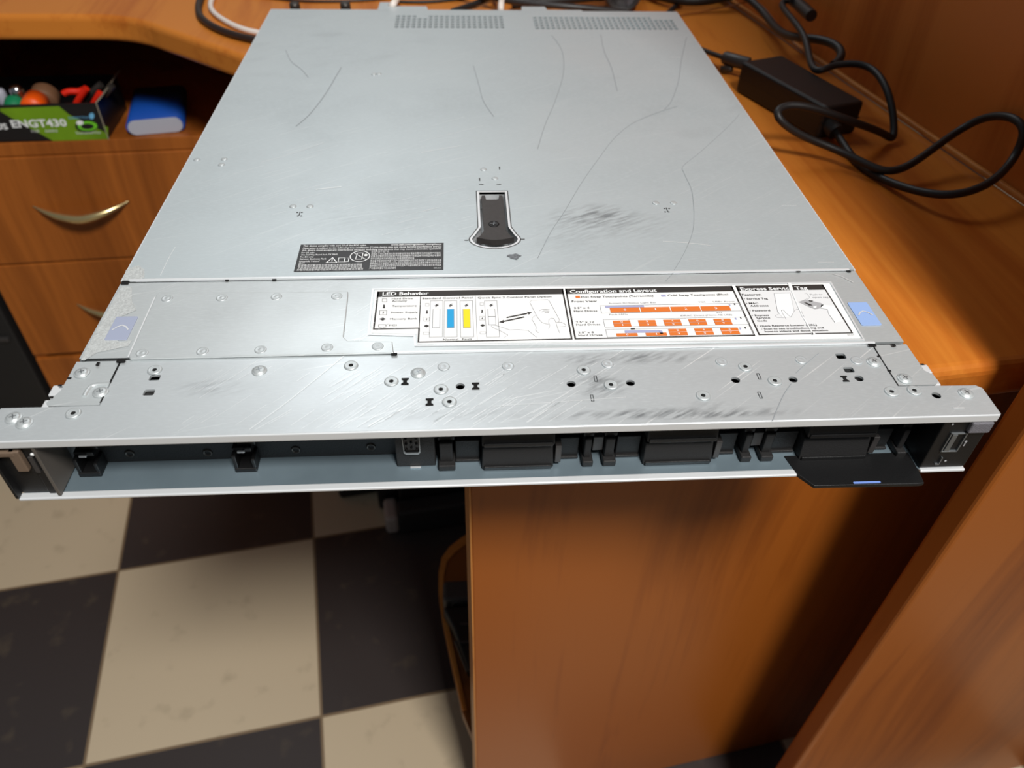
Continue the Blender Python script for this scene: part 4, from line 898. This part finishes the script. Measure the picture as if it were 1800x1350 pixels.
# --- the front bay
ZT = -.0018                                    # underside of the cover
bb2 = MB(); bb2.box(-.2165, -.0575, .0222, .0385, -.041, -.0125); bb2.box(-.2165, -.0575, .0270, .0385, -.0125, ZT)
S(bb2.build('bay_filler', M['black_soft'], None, .0005))
fs = MB().ring((0, 0, 0), [(.0026, .0006), (.0024, -.0006), (.0018, -.0009), (.0014, .0004), (.0001, .0004)], 20, 0, axis='y')
proto_copy('bay_screw', fs, M['darkmetal'], [tuple(atp(x, y, (0, .0222, 0), (0, 1, 0))) for x, y in ((228, 797), (365, 795), (520, 790), (652, 785))])
mk = MB()
for x0, y0, x1, y1 in ((484, 771, 527, 776), (562, 776, 566, 779)):
    a1 = atp(x0, y0, (0, .0268, 0), (0, 1, 0)); b1 = atp(x1, y1, (0, .0268, 0), (0, 1, 0)); mk.box(a1.x, b1.x, .0262, .0272, min(a1.z, b1.z), max(a1.z, b1.z))
build_each(mk, 'filler_slot', M['void'])
def bay_hook(cx):
    mb = MB(); mb.box(cx-.0055, cx+.0055, .0125, .0222, -.0408, -.0380); mb.box(cx-.0055, cx-.0034, .0130, .0222, -.0385, -.0290); mb.box(cx+.0036, cx+.0055, .0130, .0222, -.0385, -.0320)
    mb.box(cx-.0055, cx+.0040, .0165, .0222, -.0300, -.0270); mb.box(cx-.0030, cx+.0062, .0185, .0230, -.0270, -.0160)
    h_ = S(mb.build('bay_hook', M['black'], None, .0005))
    c_ = MB().box(cx-.0028, cx+.0010, .0150, .0166, -.0292, -.0282).build('hook_contact', M['metal_bright'], None, .0003); c_.parent = h_
bay_hook(-.2105); bay_hook(-.1335)
# VGA module
vm_ = S(MB().box(-.0572, -.0372, .0132, .0385, -.0408, ZT).build('video_port_block', M['black_soft'], None, .0006))
v = MB(); vc = (-.0489, .0128, -.0190)
prof = [(-.0042, .0110), (.0042, .0110), (.0047, .0100), (.0043, -.0098), (.0034, -.0110), (-.0028, -.0110), (-.0040, -.0098), (-.0047, .0100)]
prof = [(vc[0]+a_, vc[2]+b2) for a_, b2 in prof]
def vring(mb, pr, k0, k1, y_, mi=0):
    n = len(pr); cx, cz = vc[0], vc[2]
    o1 = [(cx+(p[0]-cx)*k0, y_, cz+(p[1]-cz)*k0) for p in pr]; o2 = [(cx+(p[0]-cx)*k1, y_, cz+(p[1]-cz)*k1) for p in pr]; o3 = [(a_, y_+.004, c_) for a_, _, c_ in o1]
    mb.add(o1+o2+o3, [(i, (i+1) % n, n+(i+1) % n, n+i) for i in range(n)]+[(i, (i+1) % n, 2*n+(i+1) % n, 2*n+i) for i in range(n)], mi)
vring(v, prof, 1.0, .90, vc[1]-.0012)
v.add([(vc[0]+(p[0]-vc[0])*.9, vc[1]-.0002, vc[2]+(p[1]-vc[2])*.9) for p in prof], [tuple(range(len(prof)))], 1)
for j in range(5):
    for i in range(3): v.ring((vc[0]+(i-1)*.0026, vc[1]-.0004, vc[2]+(j-2)*.0040+(.0012 if i == 1 else 0)), [(.0007, 0), (.0005, -.0004)], 10, 2, axis='y')
o = v.build('video_port', [M['metal_dull'], M['black'], M['void']], None, fix=False); o.parent = vm_
S(MB().box(-.0505, -.0450, .0118, .0131, -.0409, -.0403).build('tray_tab', M['metal_bright'], None, .0002))
# dividers and blanks
S(MB().box(-.0368, .2155, .0290, .0385, -.0410, ZT).build('bay_backplane', M['black'], None))
def divider(x0, x1, side):
    mb = MB(); mb.box(x0, x1, .0092, .0385, -.0408, -.0370); mb.box(x0+(.0008), x1-.0012, .0125, .0385, -.0372, -.0235); mb.box(x0, x1, .0145, .0385, -.0235, -.0205); mb.box(x0+.0005, x1-.0005, .0190, .0385, -.0205, ZT)
    S(mb.build('bay_divider', M['black_soft'], None, .0006))
for x0, x1, s in ((-.0358, -.0272, 1), (.0385, .0440, -1), (.0492, .0560, 1), (.1223, .1278, -1), (.1330, .1396, 1), (.2068, .2118, -1)): divider(x0, x1, s)
for xc_ in (.0463, .1303):
    S(MB().box(xc_-.0025, xc_+.0030, .0150, .0385, -.0345, -.0245).build('divider_bridge', M['charcoal'], None, .0004)); 
def blank(x0, x1):
    t_b = empty('drive_blank', (0, 0, 0)); t_b.parent = srv; t_b.matrix_parent_inverse = Matrix.Translation((0, 0, .0428))
    for z0, z1_, dy in ((-.0405, -.0268, 0), (-.0235, -.0060, 0)):
        mb = MB()
        # sloping front: lower edge further out than the upper one
        vs = [(x0, .0095, z0), (x1, .0095, z0), (x1, .0385, z0), (x0, .0385, z0), (x0+.0006, .0120, z1_), (x1-.0006, .0120, z1_), (x1-.0006, .0385, z1_), (x0+.0006, .0385, z1_)]
        mb.add(vs, [(0, 3, 2, 1), (4, 5, 6, 7), (0, 1, 5, 4), (1, 2, 6, 5), (2, 3, 7, 6), (3, 0, 4, 7)])
        mb.build('blank_grip', M['black_soft'], t_b, .0006)
        MB().box(x0+.001, x1-.001, .0086, .0100, z0, z0+.0024).build('blank_ledge', M['black'], t_b, .0004)
    for xa, xb in ((x0-.0135, x0-.001), (x1+.001, x1+.0135)):
        mb = MB(); mb.box(xa, xb, .0165, .0385, -.0395, -.0260); mb.box(xa, xb, .0150, .0385, -.0408, -.0392); mb.box(xa, xb, .0185, .0385, -.0225, -.0198); mb.box(xa, xb, .0240, .0385, -.0198, ZT)
        mb.build('blank_wing', M['black_soft'], t_b, .0005)
    MB().box(x1+.0006, x1+.0038, .0108, .0385, -.0385, -.0262).build('blank_clip', M['charcoal'], t_b, .0004)
for x0, x1 in ((-.0136, .0234), (.0702, .1068), (.1538, .1905)): blank(x0, x1)
# pull-out tag
it = S(MB().prism([(.1470, .0125), (.1500, -.0006), (.1560, -.0086), (.2110, -.0094), (.2140, -.0090), (.2150, -.0010), (.2150, .0125)], -.0424, -.0402).build('information_tag', M['black'], None, .0004, 2)); it['label'] = 'black pull-out tag under the front edge'
o = MB().prism(rrect(.1768, .1912, -.0081, -.0069, .0004, 2), -.0402, -.0400).build('blue_strip', M['pull_blue'], None); o.parent = it
# right control module
rm = S(MB().box(.2160, .2405, .0012, .0205, -.0402, -.0055).build('right_control_module', M['black'], None, .0008))
def rk(o_): o_.parent = rm; return o_
rk(MB().box(.2290, .2400, -.0012, .0020, -.0125, -.0052).build('release_tab', M['grey_tex'], None, .0008))
us = MB(); ux, uz = .2262, -.0205
for x0, x1, z0, z1_ in ((ux-.0045, ux+.0045, uz-.0070, uz-.0062), (ux-.0045, ux+.0045, uz+.0062, uz+.0070), (ux-.0045, ux-.0038, uz-.0070, uz+.0070), (ux+.0038, ux+.0045, uz-.0070, uz+.0070)): us.box(x0, x1, .0002, .0014, z0, z1_)
us.box(ux-.0030, ux-.0004, .0002, .0012, uz-.0060, uz+.0060)
rk(us.build('usb_port', M['metal_dull'], None, .0002))
us = MB(); us.box(.2228, .2250, .0002, .0014, -.0372, -.0366); us.box(.2245, .2250, .0002, .0014, -.0366, -.0318); rk(us.build('micro_port', M['metal_dull'], None))
us = MB(); us.ring((.2325, .0008, -.0205), [(.0009, 0), (.0001, -.0002)], 8, 0, axis='y'); us.box(.2322, .2328, .0006, .0010, -.0235, -.0200); us.ring((.2278, .0008, -.0350), [(.0008, 0), (.0001, -.0002)], 8, 0, axis='y'); us.ring((.2200, .0008, -.0075), [(.0007, 0), (.0001, -.0003)], 8, 0, axis='y'); rk(us.build('port_symbols', M['inklight'], None))
# left control module
lm = S(MB().box(-.2405, -.2268, .0030, .0205, -.0402, -.0055).build('left_control_module', M['black'], None, .0008))
def lk(o_): o_.parent = lm; return o_
lk(MB().box(-.2218, -.2202, .0004, .0215, -.0402, -.0045).build('module_side_plate', mat('side_plate', (92, 86, 80), .5, noise=.1), None, .0003))
lk(MB().box(-.2266, -.2222, .0022, .0200, -.0402, -.0060).build('light_strip', M['black'], None, .0004))
fb = MB(); fb.box(-.2412, -.2300, -.0004, .0030, -.0110, -.0078); fb.box(-.2330, -.2278, -.0002, .0030, -.0215, -.0078); lk(fb.build('module_frame', mat('bracket', (112, 94, 78), .55), None, .0006))
lk(MB().box(-.2412, -.2398, -.0010, .0205, -.0402, -.0055).build('module_edge', M['black'], None, .0004))
o = MB().box(-.2262, -.2240, .0012, .0024, -.0240, -.0130).build('status_icon', M['charcoal'], None, .0003); lk(o)
o = MB().ring((-.2232, .0016, -.0112), [(.0010, 0), (.0008, -.0006), (.0001, -.0006)], 12, 0, axis='y').build('status_light', M['white'], None); lk(o)

# ------------------------------------------------------------------ power adapter, cords and cables on the desk
pa = empty('power_adapter', (.30, .45, DESK), 'large black rectangular power adapter with looping cord on the desk right of the server', 'power adapter')
c4 = [(.3055, .3985), (.3465, .4115), (.3080, .5300), (.2610, .5120)]
cxm = sum(p[0] for p in c4)/4; cym = sum(p[1] for p in c4)/4
kid(MB().prism(c4, DESK+.0003, DESK+.0305).build('housing', M['black'], None, .003, 3), pa)
seam = [(cxm+(p[0]-cxm)*1.004, cym+(p[1]-cym)*1.002) for p in c4]; kid(MB().prism(seam, DESK+.0150, DESK+.0156).build('housing_seam', M['black'], None), pa)
pts_ = [at(1312, 112, DESK+.016), at(1290, 108, DESK+.016), at(1268, 100, DESK+.014), at(1240, 90, DESK+.010), at(1215, 80, DESK+.006), at(1195, 72, DESK+.005)]
kid(tube('output_lead', pts_, .0026, M['rubber'], None), pa)
kid(tube('strain_relief', [at(1316, 113, DESK+.016), at(1304, 110, DESK+.016), at(1290, 106, DESK+.016), at(1276, 102, DESK+.014)], .0068, M['rubber_grey'], None), pa)
kid(MB().ring((0, 0, 0), [(.0001, .012), (.0035, .012), (.004, .010), (.004, 0)], 16).build('x', M['darkmetal'], None), pa).name = 'metal_tip'
o = bpy.data.objects['metal_tip']; o.matrix_parent_inverse = Matrix.Identity(4); o.location = Vector(at(1268, 122, DESK+.004))-pa.location; o.rotation_euler = (0, 1.3, -.6)

def cord(name, l, r, m, label=None, cat='cable', group=None, parts=()):
    """l = [(px, py, height above the desk)...]"""
    ps = []
    for x, y, h in l:
        p = at(x, y, DESK+r+h); w0 = Vector((s0.x, s0.y, 0)); wn = Vector((w_n.x, w_n.y, 0))
        if (Vector((p.x, p.y, 0))-w0).dot(wn) > -(r+.008): p = atp(x, y, tuple(w0-wn*(r+.008)), tuple(wn))   # leans against the side board
        ps.append(p)
    for end in (0, -1):                      # run on across the desk beyond the picture
        if l[end][1] < -2:
            a1, b1 = Vector(ps[end]), Vector(ps[1] if end == 0 else ps[-2]); d = (a1-b1); d.z = 0; d.normalize()
            for k in (.04, .09, .14):
                p = a1+d*k+Vector((-d.y, d.x, 0))*k*k*1.5; p.z = DESK+r+max(0, (a1.z-DESK-r)*(1-k/.12)); w0 = Vector((s0.x, s0.y, 0)); wn = Vector((w_n.x, w_n.y, 0))
                o_d = (Vector((p.x, p.y, 0))-w0).dot(wn)+r+.008
                if o_d > 0: p -= wn*o_d
                ps.insert(0, p) if end == 0 else ps.append(p)
    o_ = tube(name, ps, r, m, None); c0_ = o_.data.vertices[0].co.copy(); label and tag(o_, label, cat, group); return o_
def Z4(x, y): return (1300+x/3.6, y/3.6)
main = [(545, 775, .010), (590, 815, .008), (640, 880, .004), (690, 965, .001), (760, 1045, 0), (840, 1100, 0), (950, 1155, .002), (1100, 1205, .006), (1250, 1235, .010), (1400, 1230, .014), (1540, 1185, .018), (1650, 1110, .022), (1740, 1000, .026), (1795, 880, .030), (1800, 800, .032), (1740, 745, .032), (1640, 728, .032), (1520, 750, .030), (1390, 822, .026), (1260, 915, .020), (1140, 1005, .014), (1030, 1072, .008), (930, 1088, .006), (830, 1055, .007), (700, 985, .009), (560, 925, .012), (420, 872, .018), (310, 810, .026), (240, 745, .034), (235, 695, .038), (300, 665, .040), (400, 668, .040), (520, 700, .036), (650, 745, .030), (770, 790, .022), (870, 825, .012), (940, 862, .003), (975, 885, .001)]
l2 = [(975, 885, .002), (978, 790, .010), (968, 690, .020), (940, 580, .030), (895, 490, .036), (830, 425, .038), (740, 402, .038), (660, 405, .036), (590, 415, .034), (535, 440, .032), (490, 452, .030), (455, 420, .030), (438, 350, .032), (425, 270, .036), (395, 200, .040), (340, 130, .042), (290, 70, .042), (258, 25, .042), (285, 0, .044), (335, 0, .050)]
pc1 = cord('power_cord', [(*Z4(x, y), h) for x, y, h in main+l2[1:]], .0033, M['rubber']); kid(pc1, pa)
pl_ = tube('plug', [at(*Z4(525, 745), DESK+.014), at(*Z4(545, 772), DESK+.013), at(*Z4(580, 805), DESK+.012), at(*Z4(610, 838), DESK+.010)], .0075, M['rubber'], None); kid(pl_, pa)
cn = tube('cord_connector', [at(*Z4(325, -12), DESK+.050), at(*Z4(375, 25), DESK+.050), at(*Z4(410, 60), DESK+.050), at(*Z4(455, 100), DESK+.050)], .0062, M['rubber_grey'], None); kid(cn, pa)
l3 = [(30, -30, .004), (80, 10, .006), (140, 65, .010), (190, 130, .012), (240, 190, .016), (300, 226, .022), (390, 240, .030), (480, 246, .034), (560, 262, .036), (620, 292, .036), (652, 335, .034), (635, 385, .032), (590, 412, .030)]
cord('network_cable', [(*Z4(x, y), h) for x, y, h in l3], .0042, M['rubber'], 'thickest black cable coming from the top edge and curling over the adapter cord', 'cable')
Z6 = lambda x, y: (330+x/4, y/4)
cord('black_cable', [(*Z6(x, y), .0) for x, y in ((100, -30), (78, 20), (72, 70), (85, 115), (120, 150), (180, 190), (260, 225), (340, 250), (420, 270), (520, 290), (620, 300))], .0042, M['cable_brown'], 'dark brown cable curving off the desk corner beside the white one', 'cable')
cord('white_cable', [(*Z6(x, y), .0) for x, y in ((180, -30), (162, 15), (158, 50), (180, 90), (240, 135), (320, 180), (400, 210), (470, 226), (540, 238), (620, 250))], .0032, M['white_plastic'], 'white cable curving under the left rear corner of the server', 'cable')
cord('white_cable', [(703, -12, .040), (696, 2, .042), (689, 9, .044), (682, 18, .030), (676, 26, .010)], .0036, M['white_plastic'], 'white cable dropping behind the raised tab of the server lid', 'cable')
cord('white_cable', [(884, -14, .034), (881, 2, .036), (880, 17, .034), (880, 30, .020)], .0036, M['white_plastic'], 'white cable dropping behind the middle of the server lid', 'cable')
cord('thin_black_cable', [(474, -4, 0), (520, 2, 0), (575, 3, 0), (640, 1, 0), (680, -3, 0)], .0016, M['cable_brown'], 'thin dark cable along the top edge of the photo left of the lid tab', 'cable')
cord('thin_black_cable', [(700, 3, 0), (740, 5, 0), (800, 0, 0), (830, -6, 0)], .0018, M['rubber'], 'thin black cable lying right of the raised lid tab', 'cable')
cord('black_cable', [(795, 20, .001), (815, 14, .001), (835, 7, .002), (855, -2, .004), (880, -12, .006)], .0036, M['rubber'], 'short black cable slanting up from the middle of the lid edge', 'cable')
cord('black_cable', [(860, -6, .012), (900, 3, .014), (950, 8, .014), (1010, 12, .014), (1060, 17, .010), (1100, 22, .006)], .0038, M['rubber_grey'], 'black cable running along the right rear edge of the lid', 'cable')
cord('black_cable', [(900, 8, .004), (950, 3, .006), (1010, -1, .006), (1080, -8, .006)], .0050, M['rubber'], 'black cable lying furthest back behind the lid', 'cable')
cord('black_cable', [(1140, -14, .004), (1190, 2, .006), (1240, 3, .006), (1290, -10, .006)], .0060, M['rubber'], 'thick black cable at the top edge right of the cylinder', 'cable')
cord('black_cable', [(1170, 26, .001), (1183, 16, .001), (1192, 5, .001), (1205, -8, .002)], .0030, M['rubber'], 'short black cable behind the right rear corner of the lid', 'cable')
cord('red_wire', [(1160, 33, .001), (1240, 20, .001), (1300, 8, .001), (1330, -4, .001)], .0008, M['wood_dark'], 'thin reddish wire lying across the desk behind the lid corner', 'wire')
bc = empty('black_bundle', at(960, -4, DESK), 'dark bundled plugs at the top edge behind the server lid', 'plug')
for x, y, a1, w_ in ((915, 4, .2, .030), (945, -2, -.3, .034), (1000, -8, .1, .040)):
    p = at(x, y, DESK); o = MB().box(-w_/2, w_/2, -.010, .010, 0, .018).build('plug_body', M['black'], bc, .004); o.location = Vector((p.x, p.y, DESK))-bc.location; o.rotation_euler = (0, 0, a1)
cy_ = empty('black_cylinder', at(1092, 5, DESK), 'dark grey hollow cylinder lying on the desk behind the server lid', 'cylinder')
mb = MB().ring((0, 0, 0), [(.0001, .006), (.0165, .006), (.0175, 0), (.0210, 0), (.0220, .002), (.0220, .060), (.0001, .060)], 32, 0, axis='y')
o = mb.build('barrel', M['charcoal'], None); o.parent = cy_; pp = at(1092, 24, DESK); o.location = Vector((pp.x, pp.y, DESK+.022))-cy_.location; o.rotation_euler = (0, 0, -.1)
mb = MB().ring((0, 0, 0), [(.0225, .006), (.0240, .008), (.0240, .020), (.0225, .022)], 32, 0, axis='y')
o = mb.build('grip_ring', M['grey_tex'], None); o.parent = cy_; o.location = Vector((pp.x, pp.y, DESK+.0222))-cy_.location; o.rotation_euler = (0, 0, -.1)
